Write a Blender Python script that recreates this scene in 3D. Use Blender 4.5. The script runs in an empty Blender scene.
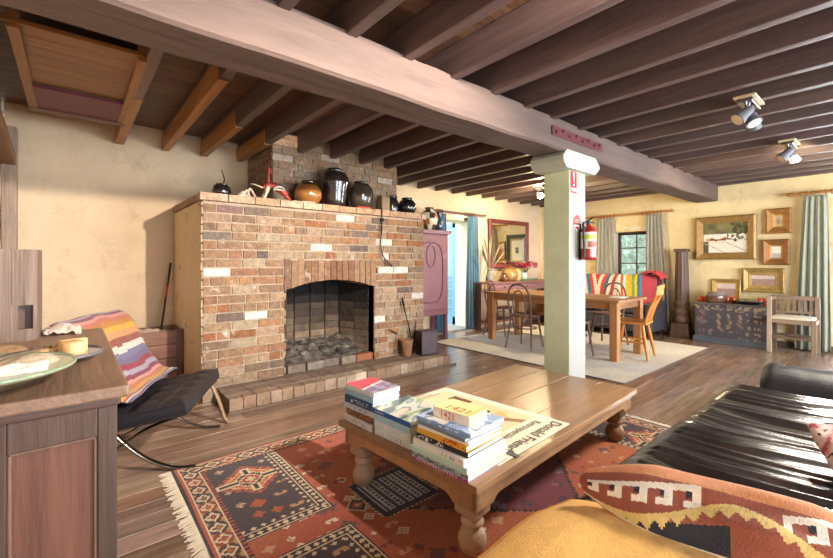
import bpy, math, random
import numpy as np
from mathutils import Vector, Matrix, noise
random.seed(7)
PI = math.pi
C = bpy.context.scene.collection
S = bpy.context.scene

# ------------------------------------------------------------------ helpers
def lin(c):
    if isinstance(c, str):
        c = tuple(int(c[i:i+2], 16) for i in (1, 3, 5))
    return tuple((x/255/12.92 if x/255 <= .04045 else ((x/255+.055)/1.055)**2.4) for x in c[:3])

def mix(a, b, t):
    return tuple(a[i]*(1-t)+b[i]*t for i in range(3))

def vary(c, r=.08):
    k = 1+random.uniform(-r, r)
    return tuple(max(0, min(1, x*k*(1+random.uniform(-r*.3, r*.3)))) for x in c)

def mat(name, rough=.6, metal=0., scale=6., amt=.25, stretch=(1, 1, 1), bump=0., bscale=None, fine=0., color=None,
        emit=0., coat=0., trans=0., sheen=0., dirt=None, spec=.5, detail=6.):
    """colour comes from the mesh's own colour attribute (or from `color`), varied by noise"""
    m = bpy.data.materials.new(name); m.use_nodes = True
    nt = m.node_tree; N = nt.nodes; L = nt.links
    b = N['Principled BSDF']
    b.inputs['Roughness'].default_value = rough
    b.inputs['Metallic'].default_value = metal
    b.inputs['Specular IOR Level'].default_value = spec
    if coat: b.inputs['Coat Weight'].default_value = coat; b.inputs['Coat Roughness'].default_value = .15
    if sheen: b.inputs['Sheen Weight'].default_value = sheen
    if trans: b.inputs['Transmission Weight'].default_value = trans
    tc = N.new('ShaderNodeTexCoord'); mp = N.new('ShaderNodeMapping')
    mp.inputs['Scale'].default_value = stretch
    L.new(tc.outputs['Object'], mp.inputs['Vector'])
    n = N.new('ShaderNodeTexNoise'); n.inputs['Scale'].default_value = scale; n.inputs['Detail'].default_value = detail
    n.inputs['Roughness'].default_value = .65
    L.new(mp.outputs['Vector'], n.inputs['Vector'])
    if color is None:
        at = N.new('ShaderNodeAttribute'); at.attribute_name = 'Col'; src = at.outputs['Color']
    else:
        rg = N.new('ShaderNodeRGB'); rg.outputs[0].default_value = (*color, 1); src = rg.outputs[0]
    mr = N.new('ShaderNodeMapRange')
    mr.inputs['From Min'].default_value = .25; mr.inputs['From Max'].default_value = .75
    mr.inputs['To Min'].default_value = 1-amt; mr.inputs['To Max'].default_value = 1+amt
    L.new(n.outputs['Fac'], mr.inputs['Value'])
    mu = N.new('ShaderNodeMix'); mu.data_type = 'RGBA'; mu.blend_type = 'MULTIPLY'; mu.inputs['Factor'].default_value = 1
    L.new(src, mu.inputs[6]); L.new(mr.outputs['Result'], mu.inputs[7])
    out = mu.outputs[2]
    if dirt:                      # dirt = (colour, scale, low, high, amount)
        dc, ds, lo, hi, da = dirt
        n2 = N.new('ShaderNodeTexNoise'); n2.inputs['Scale'].default_value = ds; n2.inputs['Detail'].default_value = 8
        n2.inputs['Roughness'].default_value = .7
        L.new(mp.outputs['Vector'], n2.inputs['Vector'])
        m2 = N.new('ShaderNodeMapRange'); m2.inputs['From Min'].default_value = lo; m2.inputs['From Max'].default_value = hi
        m2.inputs['To Max'].default_value = da
        L.new(n2.outputs['Fac'], m2.inputs['Value'])
        mm = N.new('ShaderNodeMix'); mm.data_type = 'RGBA'
        L.new(m2.outputs['Result'], mm.inputs['Factor']); L.new(out, mm.inputs[6]); mm.inputs[7].default_value = (*dc, 1)
        out = mm.outputs[2]
    L.new(out, b.inputs['Base Color'])
    if emit:
        L.new(out, b.inputs['Emission Color']); b.inputs['Emission Strength'].default_value = emit
    if bump:
        bn = N.new('ShaderNodeTexNoise'); bn.inputs['Scale'].default_value = bscale or scale*3; bn.inputs['Detail'].default_value = 8
        L.new(mp.outputs['Vector'], bn.inputs['Vector'])
        bp = N.new('ShaderNodeBump'); bp.inputs['Strength'].default_value = bump; bp.inputs['Distance'].default_value = .02
        L.new(bn.outputs['Fac'], bp.inputs['Height']); L.new(bp.outputs['Normal'], b.inputs['Normal'])
    return m

M = {}
M['plaster'] = mat('plaster', .9, scale=2.2, amt=.10, bump=.55, bscale=14, dirt=(lin('#a58a68'), 3.2, .56, .76, .55))
M['wood'] = mat('wood', .55, scale=5, amt=.32, stretch=(1, 1, 1), bump=.25, bscale=30)
M['woodx'] = mat('wood_grain_x', .5, scale=9, amt=.35, stretch=(.18, 2.2, 2.2), bump=.2, bscale=26)
M['woody'] = mat('wood_grain_y', .5, scale=9, amt=.35, stretch=(2.2, .18, 2.2), bump=.2, bscale=26)
M['woodz'] = mat('wood_grain_z', .5, scale=9, amt=.35, stretch=(2.2, 2.2, .18), bump=.2, bscale=26)
M['joist'] = mat('joist_wood', .5, scale=7, amt=.4, stretch=(2, .15, 2), bump=.2, bscale=20)
M['beam'] = mat('beam_wood', .75, scale=5, amt=.3, stretch=(.22, 1.6, 1.6), bump=.5, bscale=12, dirt=(lin('#4b3c37'), 6, .52, .72, .6))
M['floor'] = mat('floor_boards', .27, coat=.35, scale=7, amt=.45, stretch=(.25, 2.2, 1), bump=.18, bscale=22, dirt=(lin('#2a1a12'), 5, .52, .75, .6))
M['tabletop'] = mat('table_board', .3, scale=8, amt=.3, stretch=(.2, 2, 2), bump=.12, bscale=24)
M['brick'] = mat('old_brick', .9, scale=18, amt=.42, bump=.9, bscale=40, dirt=(lin('#d9cbbb'), 7, .60, .72, .8))
M['stone'] = mat('hearth_stone', .85, scale=10, amt=.35, bump=.8, bscale=30)
M['soot'] = mat('sooty_brick', .95, scale=7, amt=.55, bump=.8, bscale=24)
M['ash'] = mat('ash', .95, scale=14, amt=.5, bump=.9, bscale=50)
M['cloth'] = mat('cloth', .9, scale=30, amt=.14, bump=.3, bscale=160, sheen=.15)
M['rug'] = mat('wool_pile', .95, scale=60, amt=.28, bump=.5, bscale=300, sheen=.1)
M['paper'] = mat('paper', .45, scale=20, amt=.06)
M['cover'] = mat('book_cover', .32, scale=12, amt=.08)
M['leather'] = mat('black_leather', .24, scale=20, amt=.35, bump=.08, bscale=120, spec=.8); M['leather'].node_tree.nodes['Principled BSDF'].inputs['IOR'].default_value = 1.9
M['leathersoft'] = mat('soft_black_leather', .42, scale=20, amt=.3, bump=.2, bscale=120)
M['metal'] = mat('dark_metal', .42, .85, scale=12, amt=.3, bump=.1)
M['chrome'] = mat('steel', .22, 1., scale=20, amt=.1)
M['paint'] = mat('paint', .5, scale=4, amt=.10, bump=.1, bscale=40)
M['gloss'] = mat('glaze', .14, scale=6, amt=.3, coat=.5)
M['gilt'] = mat('gilt', .42, .35, scale=16, amt=.3, bump=.4, bscale=60)
M['plain'] = mat('plain', .6, scale=10, amt=.15)
M['art'] = mat('painted_canvas', .55, scale=40, amt=.14)
M['glow'] = mat('lamp_glow', .4, color=lin('#ffdca6'), emit=14, amt=0)
M['leaf'] = mat('leaves', .7, scale=5, amt=.4)
M['mirror'] = mat('mirror_glass', .02, 1., amt=0)
gl = bpy.data.materials.new('window_glass'); gl.use_nodes = True
gb = gl.node_tree.nodes['Principled BSDF']; gb.inputs['Transmission Weight'].default_value = 1; gb.inputs['Roughness'].default_value = .02
gb.inputs['IOR'].default_value = 1.1; gb.inputs['Base Color'].default_value = (.95, .98, 1, 1)
M['glass'] = gl

class MB:
    def __init__(s, Mx=None):
        s.v = []; s.f = []; s.c = []; s.s = []; s.M = Mx
    def add(s, vs, fs, col, smooth=False, Mx=None):
        o = len(s.v)
        for p in vs:
            p = Vector(p)
            if Mx is not None: p = Mx @ p
            if s.M is not None: p = s.M @ p
            s.v.append(tuple(p))
        for i, f in enumerate(fs):
            s.f.append(tuple(o+k for k in f)); s.s.append(smooth)
            s.c.append(col[i] if isinstance(col, list) else col)
        return s
    def box(s, x0, x1, y0, y1, z0, z1, col=(.5, .5, .5), Mx=None, taper=1.):
        cx, cy = (x0+x1)/2, (y0+y1)/2
        t = lambda x, y, z: (cx+(x-cx)*taper, cy+(y-cy)*taper, z)
        v = [(x0, y0, z0), (x1, y0, z0), (x1, y1, z0), (x0, y1, z0), t(x0, y0, z1), t(x1, y0, z1), t(x1, y1, z1), t(x0, y1, z1)]
        return s.add(v, [(3, 2, 1, 0), (4, 5, 6, 7), (0, 1, 5, 4), (1, 2, 6, 5), (2, 3, 7, 6), (3, 0, 4, 7)], col, Mx=Mx)
    def tube(s, pts, r, seg=10, col=(.5, .5, .5), smooth=True, flat=1.):
        P = [Vector(p) for p in pts]; n = len(P)
        R = r if isinstance(r, (list, tuple)) else [r]*n
        T = [(P[min(i+1, n-1)]-P[max(i-1, 0)]).normalized() for i in range(n)]
        a = Vector((0, 0, 1)) if abs(T[0].z) < .9 else Vector((1, 0, 0))
        u = T[0].cross(a).normalized(); vs = []
        for i in range(n):
            u = (u-T[i]*u.dot(T[i])).normalized(); w = T[i].cross(u)
            for k in range(seg):
                an = 2*PI*k/seg; vs.append(P[i]+(u*math.cos(an)+w*math.sin(an)*flat)*R[i])
        fs = [(i*seg+k, i*seg+(k+1) % seg, (i+1)*seg+(k+1) % seg, (i+1)*seg+k) for i in range(n-1) for k in range(seg)]
        s.add(vs, fs, col, smooth)
        o = len(s.v)
        s.add(vs[:seg], [tuple(reversed(range(seg)))], col); s.add(vs[-seg:], [tuple(range(seg))], col)
        return s
    def lathe(s, prof, c=(0, 0, 0), seg=24, col=(.5, .5, .5), smooth=True, fl=None, Mx=None, colf=None):
        vs = []; n = len(prof)
        for (r, z) in prof:
            for k in range(seg):
                an = 2*PI*k/seg; rr = r*(1+(fl(an, z) if fl else 0))
                vs.append((c[0]+rr*math.cos(an), c[1]+rr*math.sin(an), c[2]+z))
        fs = [(i*seg+k, i*seg+(k+1) % seg, (i+1)*seg+(k+1) % seg, (i+1)*seg+k) for i in range(n-1) for k in range(seg)]
        cl = [colf((prof[i][1]+prof[i+1][1])/2, k/seg) for i in range(n-1) for k in range(seg)] if colf else col
        s.add(vs, fs, cl, smooth, Mx)
        c0 = colf(prof[0][1], 0) if colf else col; c1 = colf(prof[-1][1], 0) if colf else col
        if prof[0][0] > .001: s.add(vs[:seg], [tuple(reversed(range(seg)))], c0, Mx=Mx)
        if prof[-1][0] > .001: s.add(vs[-seg:], [tuple(range(seg))], c1, Mx=Mx)
        return s
    def prism(s, poly, h0, h1, axis='z', col=(.5, .5, .5), Mx=None):
        n = len(poly)
        def P(a, b, h): return {'z': (a, b, h), 'y': (a, h, b), 'x': (h, a, b)}[axis]
        vs = [P(a, b, h0) for a, b in poly]+[P(a, b, h1) for a, b in poly]
        fs = [tuple(reversed(range(n))), tuple(range(n, 2*n))]+[(i, (i+1) % n, n+(i+1) % n, n+i) for i in range(n)]
        return s.add(vs, fs, col, Mx=Mx)
    def grid(s, fn, nu, nv, col=(.5, .5, .5), smooth=True, Mx=None, skip=None):
        """fn(u,v) -> point; col colour or function (u,v) at cell centres"""
        vs = [fn(i/nu, j/nv) for j in range(nv+1) for i in range(nu+1)]
        fs = []; cl = []
        for j in range(nv):
            for i in range(nu):
                if skip and skip((i+.5)/nu, (j+.5)/nv): continue
                a = j*(nu+1)+i; fs.append((a, a+1, a+nu+2, a+nu+1))
                cl.append(col((i+.5)/nu, (j+.5)/nv) if callable(col) else col)
        return s.add(vs, fs, cl, smooth, Mx)
    def pillow(s, L, W, T, col=(.5, .5, .5), nu=28, nv=20, pw=2.6, edge=.12, wob=.0, Mx=None, seed=0., col2=None):
        """a stuffed cushion, L along x, W along y, thickness T, middle plane z=0"""
        def prof(u, v, sg):
            x = 2*u-1; y = 2*v-1
            k = (max(0, 1-abs(x)**pw)*max(0, 1-abs(y)**pw))**.5
            pin = 1-.05*(abs(x)*abs(y))**2
            w = wob*noise.noise(Vector((x*2.2+seed, y*2.2, sg*3+seed))) if wob else 0
            return (x*L/2*pin*(1-.04*(1-abs(y)**2)*0), y*W/2*pin, sg*(T/2*(edge+(1-edge)*k)*(1 if True else 0)+w*k))
        s.grid(lambda u, v: prof(u, v, 1), nu, nv, col, True, Mx)
        s.grid(lambda u, v: prof(1-u, v, -1), nu, nv, (lambda u, v: (col2 or col)(1-u, v)) if callable(col2 or col) else (col2 or col), True, Mx)
        # side band
        per = [(i/nu, 0) for i in range(nu)]+[(1, j/nv) for j in range(nv)]+[(1-i/nu, 1) for i in range(nu)]+[(0, 1-j/nv) for j in range(nv)]
        n = len(per)
        vs = [prof(u, v, -1) for u, v in per]+[prof(u, v, 1) for u, v in per]
        cc = col2 or col
        s.add(vs, [(i, (i+1) % n, n+(i+1) % n, n+i) for i in range(n)], [cc(min(.999, max(0, per[i][0])), per[i][1]) if callable(cc) else cc for i in range(n)], True, Mx)
        return s
    def build(s, name, m, parent=None, bevel=0., sub=0, loc=None, solid=0., autosmooth=False):
        me = bpy.data.meshes.new(name); me.from_pydata(s.v, [], s.f); me.update()
        at = me.attributes.new('Col', 'FLOAT_COLOR', 'FACE')
        a = np.ones((len(s.f), 4), dtype=np.float32); a[:, :3] = np.array(s.c, dtype=np.float32).reshape(-1, 3)
        at.data.foreach_set('color', a.ravel())
        me.polygons.foreach_set('use_smooth', np.array(s.s, dtype=bool))
        me.materials.append(m if not isinstance(m, str) else M[m]); me.update()
        o = bpy.data.objects.new(name, me); C.objects.link(o)
        if parent is not None: o.parent = parent
        if loc: o.location = loc
        if solid:
            md = o.modifiers.new('thick', 'SOLIDIFY'); md.thickness = solid; md.offset = 0
        if bevel:
            md = o.modifiers.new('edge', 'BEVEL'); md.width = bevel; md.segments = 2; md.limit_method = 'ANGLE'; md.angle_limit = .6
        if sub:
            md = o.modifiers.new('smooth', 'SUBSURF'); md.levels = sub; md.render_levels = sub
        return o

def tag(o, label, cat, group=None, kind=None):
    o['label'] = label; o['category'] = cat
    if group: o['group'] = group
    if kind: o['kind'] = kind
    return o

def thing(name, label, cat, loc=(0, 0, 0), rotz=0., group=None, kind=None):
    o = bpy.data.objects.new(name, None); C.objects.link(o); o.empty_display_size = .1
    o.location = loc; o.rotation_euler = (0, 0, rotz)
    return tag(o, label, cat, group, kind)

def struct(o, label=None, cat=None, group=None):
    o['kind'] = 'structure'
    if label: o['label'] = label
    if cat: o['category'] = cat
    if group: o['group'] = group
    return o

def dup(root, loc, rotz=0., label=None, group=None, scale=None):
    r = root.copy(); C.objects.link(r); r.location = loc; r.rotation_euler = (0, 0, rotz)
    if label: r['label'] = label
    if group: r['group'] = group
    if scale: r.scale = (scale,)*3
    for ch in list(root.children):
        c = ch.copy(); C.objects.link(c); c.parent = r
        for g in list(ch.children):
            d = g.copy(); C.objects.link(d); d.parent = c
    return r

def text(body, size, name, m, parent, loc, rot, color, extr=.0006, align='LEFT', sx=1.):
    cu = bpy.data.curves.new(name, 'FONT'); cu.body = body; cu.size = size; cu.extrude = extr; cu.align_x = align
    t = bpy.data.objects.new(name, cu); C.objects.link(t)
    dg = bpy.context.evaluated_depsgraph_get()
    me = bpy.data.meshes.new_from_object(t.evaluated_get(dg))
    bpy.data.objects.remove(t); bpy.data.curves.remove(cu)
    at = me.attributes.new('Col', 'FLOAT_COLOR', 'FACE')
    at.data.foreach_set('color', np.tile(np.array([*color, 1], dtype=np.float32), len(me.polygons)))
    me.materials.clear(); me.materials.append(M[m])
    o = bpy.data.objects.new(name, me); C.objects.link(o); o.parent = parent
    o.location = loc; o.rotation_euler = rot; o.scale = (sx, 1, 1)
    return o

def T3(x, y, z): return Matrix.Translation((x, y, z))
def RX(a): return Matrix.Rotation(a, 4, 'X')
def RY(a): return Matrix.Rotation(a, 4, 'Y')
def RZ(a): return Matrix.Rotation(a, 4, 'Z')
def nz(x, y=0., z=0.): return noise.noise(Vector((x, y, z)))
def bez(p0, p1, p2, n=10):
    p0, p1, p2 = map(Vector, (p0, p1, p2))
    return [p0*(1-t)**2+p1*2*t*(1-t)+p2*t*t for t in [i/n for i in range(n+1)]]
def spline(pts, n=8):
    P = [Vector(p) for p in pts]; out = []
    for i in range(len(P)-1):
        a = P[max(i-1, 0)]; b = P[i]; c = P[i+1]; d = P[min(i+2, len(P)-1)]
        for k in range(n):
            t = k/n
            out.append(.5*((2*b)+(c-a)*t+(2*a-5*b+4*c-d)*t*t+(3*b-a-3*c+d)*t**3))
    out.append(P[-1]); return out

# ------------------------------------------------------------------ camera
H = 1.3
cam_d = bpy.data.cameras.new('camera'); cam = bpy.data.objects.new('camera', cam_d); C.objects.link(cam)
cam_d.sensor_width = 36; cam_d.sensor_fit = 'HORIZONTAL'; cam_d.lens = 410/833*36
cam_d.shift_y = -16/833; cam_d.clip_start = .02
cam.location = (0, 0, H); cam.rotation_euler = (PI/2, 0, math.radians(-40))
S.camera = cam

# ------------------------------------------------------------------ room shell
XL, XR, YF, YB, ZC = -.5, 8.45, -3.0, 5.5, 2.83
PL = lin('#d9c1a1'); PLW = lin('#e9dfc8')
def wall(name, fn, us, vs, holes, thick_dir, label):
    """plastered wall, an uneven sheet built cell by cell around its openings; fn(u,v,d) -> point"""
    mb = MB()
    def fill(lst, st):
        out = []
        for a, b in zip(lst[:-1], lst[1:]):
            n = max(1, round((b-a)/st)); out += [a+(b-a)*i/n for i in range(n)]
        return out+[lst[-1]]
    U = fill(us, .08); V = fill(vs, .08); nu = len(U)
    vv = []
    for v in V:
        for u in U:
            d = .020*nz(u*1.7, v*1.9, 3.1)+.012*nz(u*4.5, v*5, 7.7)
            d += (.03 if name == 'wall_back' else 0)*max(0, min(1, (v-2.0)/.25))*nz(u*3.2, v*6, 1.5)
            for (a, b, c, e) in holes:
                if a-.02 <= u <= b+.02 and c-.02 <= v <= e+.02: d = 0
            vv.append(fn(u, v, d))
    fs = []
    for j in range(len(V)-1):
        for i in range(nu-1):
            uc, vc = (U[i]+U[i+1])/2, (V[j]+V[j+1])/2
            if any(a < uc < b and c < vc < e for a, b, c, e in holes): continue
            a = j*nu+i; fs.append((a, a+1, a+nu+1, a+nu))
    mb.add(vv, fs, lin('#ead3a2') if name == 'wall_right' else PL, True)
    o = mb.build(name, 'plaster'); struct(o, label, 'wall')
    return o
DX0, DX1, DZ = 5.35, 6.08, 2.12                    # doorway in the back wall
WY0, WY1, WZ0, WZ1 = 3.12, 3.84, .98, 1.92         # small window in the right wall
VY0, VY1, VZ0, VZ1 = -.75, .66, .35, 2.22          # large window in the right wall
wA = wall('wall_back', lambda u, v, d: (u, YB+d, v), [XL, DX0, DX1, XR], [0, DZ, ZC], [(DX0, DX1, 0, DZ)], 1, 'cream plastered stone wall behind the fireplace and sideboard')
wB = wall('wall_right', lambda u, v, d: (XR+d, u, v), [YF, VY0, VY1, WY0, WY1, YB], [0, VZ0, WZ0, WZ1, VZ1, ZC], [(VY0, VY1, VZ0, VZ1), (WY0, WY1, WZ0, WZ1)], 1, 'yellow-cream plastered end wall hung with gilt pictures')
wC = wall('wall_left', lambda u, v, d: (XL+d, u, v), [YF, YB], [0, ZC], [], 1, 'cream plaster wall behind the wooden cabinet')
FW = [(.2, 2.2, .6, 2.2), (3.2, 5.2, .6, 2.2), (6.0, 7.6, .6, 2.2)]  # unseen openings, added to let light in from behind the viewer
wD = wall('wall_front', lambda u, v, d: (u, YF+d, v), [XL, .2, 2.2, 3.2, 5.2, 6.0, 7.6, XR], [0, .6, 2.2, ZC], FW, 1, 'plaster wall behind the viewer with added openings for fill light')
# reveals of the openings belong to their walls
def reveal(parent, boxes, name='reveal'):
    mb = MB()
    for b in boxes: mb.box(*b, PLW)
    return mb.build(name, 'plaster', parent, bevel=.01)
reveal(wA, [(DX0-.12, DX0, YB+.005, YB+.5, 0, DZ), (DX1, DX1+.12, YB+.005, YB+.5, 0, DZ), (DX0-.12, DX1+.12, YB+.005, YB+.5, DZ, DZ+.12)])
reveal(wB, [(XR+.005, XR+.38, WY0-.1, WY0, WZ0, WZ1), (XR+.005, XR+.38, WY1, WY1+.1, WZ0, WZ1), (XR+.005, XR+.38, WY0-.1, WY1+.1, WZ1, WZ1+.1), (XR-.02, XR+.38, WY0-.1, WY1+.1, WZ0-.08, WZ0)])
reveal(wB, [(XR+.005, XR+.38, VY0-.1, VY0, VZ0, VZ1), (XR+.005, XR+.38, VY1, VY1+.1, VZ0, VZ1), (XR+.005, XR+.38, VY0-.1, VY1+.1, VZ1, VZ1+.1), (XR-.02, XR+.38, VY0-.1, VY1+.1, VZ0-.08, VZ0)])

# floor: boards running along x, each its own tone
mb = MB(); y = YF; FB = lin('#856654')
while y < YB:
    w = random.uniform(.12, .165); x = XL-.0
    while x < XR:
        l = random.uniform(1.6, 3.8); x1 = min(XR, x+l)
        c = vary(mix(FB, lin('#9c8576'), random.random()*.7), .22)
        mb.box(x+.001, x1-.001, y+.0015, min(y+w, YB)-.0015, -.03, 0, c); x = x1
    y += w
mb.box(XL-.6, XR+.6, YF-.6, YB+.6, -.06, -.031, lin('#1c120c'))
fl = mb.build('floor', 'floor', bevel=.0015); struct(fl, 'worn dark timber floorboards', 'floor')

# ceiling boards across the joists, run along x
mb = MB(); y = YF-.1; CB = lin('#684a3a')
while y < YB+.1:
    w = .14
    mb.box(XL-.1, XR+.1, y+.002, y+w-.002, ZC-.0, ZC+.03, vary(CB, .2)); y += w
mb.box(XL-.6, XR+.6, YF-.6, YB+.6, ZC+.031, ZC+.08, lin('#20150f'))
ce = mb.build('ceiling', 'woodx'); struct(ce, 'dark timber board ceiling above the joists', 'ceiling')
# joists, one object each
JX = [.40, .83, 1.23, 1.65, 2.07, 2.50, 2.93, 3.33, 3.80, 4.22, 4.65, 5.07, 5.5, 5.92, 6.35, 6.78, 7.2, 7.63, 8.05, 8.38]
JC = lin('#65524f')
for i, x in enumerate(JX):
    z0 = 2.605+.012*nz(x*3.3)
    mb = MB(); w = .036+.006*nz(x*5.1)
    n = 24
    for k in range(n):
        ya, yb = -2.95+8.43*k/n, -2.95+8.43*(k+1)/n
    mb.box(x-w, x+w, YF+.03, YB-.02, z0, ZC-.003, vary(JC, .12))
    o = mb.build('ceiling_joist', 'joist', bevel=.006)
    struct(o, 'dark brown timber joist running across under the ceiling boards', 'joist', 'ceiling joists')
    if i < 4:
        ya = (3.9, 3.1, 4.1, 4.5)[i]  # orange-brown boards on the far stretch of the leftmost joists
        MB().box(x-w-.012, x-w+.0, ya, YB-.03, z0-.004, z0+.15, vary(lin('#a87440'), .05)).build('orange_board', 'joist', o)['label'] = 'orange-brown board along the joist side'
        MB().box(x-w-.012, x+w-.01, ya, YB-.03, z0-.012, z0-.001, vary(lin('#9a6a3c'), .05)).build('orange_board', 'joist', o)['label'] = 'orange-brown board along the joist underside'
# main beam
mb = MB(); ns = 60
secs = []
for k in range(ns+1):
    x = XL+.02+(XR-XL-.04)*k/ns
    a = .012*nz(x*1.3, 1); b = .012*nz(x*1.7, 9); c = .015*nz(x*2.1, 5)
    t = 2.625+.01*nz(x*6)
    secs.append([(x, 2.05+a, 2.365+b), (x, 2.07+a, 2.35+b), (x, 2.36+c, 2.35+b), (x, 2.38+c, 2.37+b), (x, 2.38+c, t), (x, 2.05+a, t)])
vs = [p for s_ in secs for p in s_]; fs = []
for k in range(ns):
    for q in range(6): fs.append((k*6+q, k*6+6+q, k*6+6+(q+1) % 6, k*6+(q+1) % 6))
fs += [(0, 1, 2, 3, 4, 5), tuple(reversed(range(ns*6, ns*6+6)))]
mb.add(vs, fs, lin('#625049'))
mbm = mb.build('main_beam', 'beam'); struct(mbm, 'huge weathered grey-brown beam carrying the joists', 'beam')
# steel plate with bolts on the beam
t = thing('steel_plate', 'maroon steel splice plate bolted to the big beam above the pillar', 'metal plate', (3.3, 2.045, 2.455))
MB().box(0, .94, -.012, .0, 0, .085, lin('#602a30')).build('plate', 'paint', t, bevel=.003)
for k in range(8):
    MB().lathe([(.0, 0), (.014, 0), (.014, .012), (.006, .018), (0, .018)], (0, 0, 0), 6, lin('#6a3034'), Mx=T3(.06+k*.117, -.012, .045+(.016 if k % 2 else -.012))@RX(PI/2)).build('bolt', 'paint', t)

# trapdoor boarding in the ceiling at far left
t = thing('ceiling_hatch', 'pale brown boarded hatch panel in the ceiling at far left', 'hatch', (-.28, 3.17, 2.60))
mb = MB()
for k in range(7): mb.box(.05, .62, .136*k, .136*k+.132, .03, .055, vary(lin('#8a5f38'), .12))
mb.build('board_panel', 'woodx', t)
for xa in (0., .60):
    MB().box(xa, xa+.055, -.02, 1.6, -.005, .09, vary(lin('#95683f'), .05)).build('side_rail', 'woody', t, bevel=.004)
MB().box(.055, .60, .955, 1.5, -.002, .02, lin('#5e1028')).build('maroon_board', 'paint', t)['label'] = 'dark maroon painted board'
MB().box(.0, .655, 1.5, 1.56, -.02, .05, lin('#6b4a30')).build('cross_rail', 'woodx', t, bevel=.004)
MB().box(-.02, .66, -.03, -.01, .02, .05, lin('#8a6038')).build('cross_rail', 'woodx', t, bevel=.004)
# upright post at the left corner
MB().box(XL+.0, XL+.105, 5.28, 5.40, 0, 2.56, lin('#96806e')).build('corner_post', 'woodz', bevel=.008)
tag(bpy.data.objects['corner_post'], 'pinkish bare timber post in the far left corner', 'post')
MB(RZ(0)).add([(-.52, 3.2, 2.58), (-.40, 3.2, 2.58), (-.40, 5.3, 2.3), (-.52, 5.3, 2.3), (-.52, 3.2, 2.48), (-.40, 3.2, 2.48), (-.40, 5.3, 2.2), (-.52, 5.3, 2.2)],
   [(0, 1, 2, 3), (7, 6, 5, 4), (0, 4, 5, 1), (1, 5, 6, 2), (2, 6, 7, 3), (3, 7, 4, 0)], lin('#7d5638')).build('wall_brace', 'woody', bevel=.006)
tag(bpy.data.objects['wall_brace'], 'brown sloping timber brace along the left wall top', 'timber brace')

# skirting boards
for nm, b in (('baseboard_right', (XR-.03, XR-.008, YF, YB-.05, 0, .09)),):
    struct(MB().box(*b, lin('#5d4a3c')).build(nm, 'woody', bevel=.003), 'dark low skirting along the end wall', 'skirting')

# door leaf in the thick back wall
d = thing('door_1', 'pale blue door leaf standing open outside the white doorway', 'door', (DX1+.01, YB+.50, 0.02), kind='structure')
BL = lin('#6f9db4'); w = .78
mb = MB()
for b in ((0, .045, 0, .09, 0, DZ), (0, .045, w-.09, w, 0, DZ), (0, .045, 0, w, DZ-.1, DZ), (0, .045, 0, w, 0, .16)): mb.box(*b, BL)
for k in range(1, 5): mb.box(.004, .041, .08, w-.08, .13+k*.19, .13+k*.19+.035, BL)
mb.box(.015, .03, .08, w-.08, .16, 1.0, lin('#6592a8')); mb.build('door_frame', 'paint', d, bevel=.004)
MB().box(.018, .026, .08, w-.08, 1.0, DZ-.1, lin('#86aabd')).build('door_panel', 'paint', d)
MB().tube([(-.001, w-.05, 1.0), (-.05, w-.05, 1.0), (-.05, w-.15, 1.0)], .009, 8, lin('#777777')).build('door_handle', 'chrome', d)
struct(MB().box(DX0-.02, DX1+.02, YB-.02, YB+.6, -.02, .022, lin('#a59d97')).build('trim_1', 'stone', bevel=.006), 'worn stone doorstep of the blue doorway', 'threshold')
# small window
def window(name, X, y0, y1, z0, z1, ny, nz_, col, label, fw=.05):
    wn = thing(name, label, 'window', (X, y0, z0), kind='structure')
    Wd, Hh = y1-y0, z1-z0; mb = MB()
    for b in ((0, .05, 0, fw, 0, Hh), (0, .05, Wd-fw, Wd, 0, Hh), (0, .05, 0, Wd, 0, fw), (0, .05, 0, Wd, Hh-fw, Hh)): mb.box(*b, col)
    for k in range(1, ny): mb.box(.012, .038, Wd*k/ny-.011, Wd*k/ny+.011, fw, Hh-fw, col)
    for k in range(1, nz_): mb.box(.012, .038, fw, Wd-fw, Hh*k/nz_-.011, Hh*k/nz_+.011, col)
    mb.build('window_frame', 'paint', wn, bevel=.003)
    MB().box(.022, .028, fw*.6, Wd-fw*.6, fw*.6, Hh-fw*.6, (.9, .95, 1)).build('window_glass', 'glass', wn)
    return wn
window('window_1', XR+.25, WY0, WY1, WZ0, WZ1, 2, 3, lin('#5b4238'), 'small six-pane window with dark brown frame between grey curtains')
window('window_2', XR+.25, VY0, VY1, VZ0, VZ1, 2, 3, lin('#d8d4c8'), 'large bright window behind the green curtain at far right')

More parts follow.
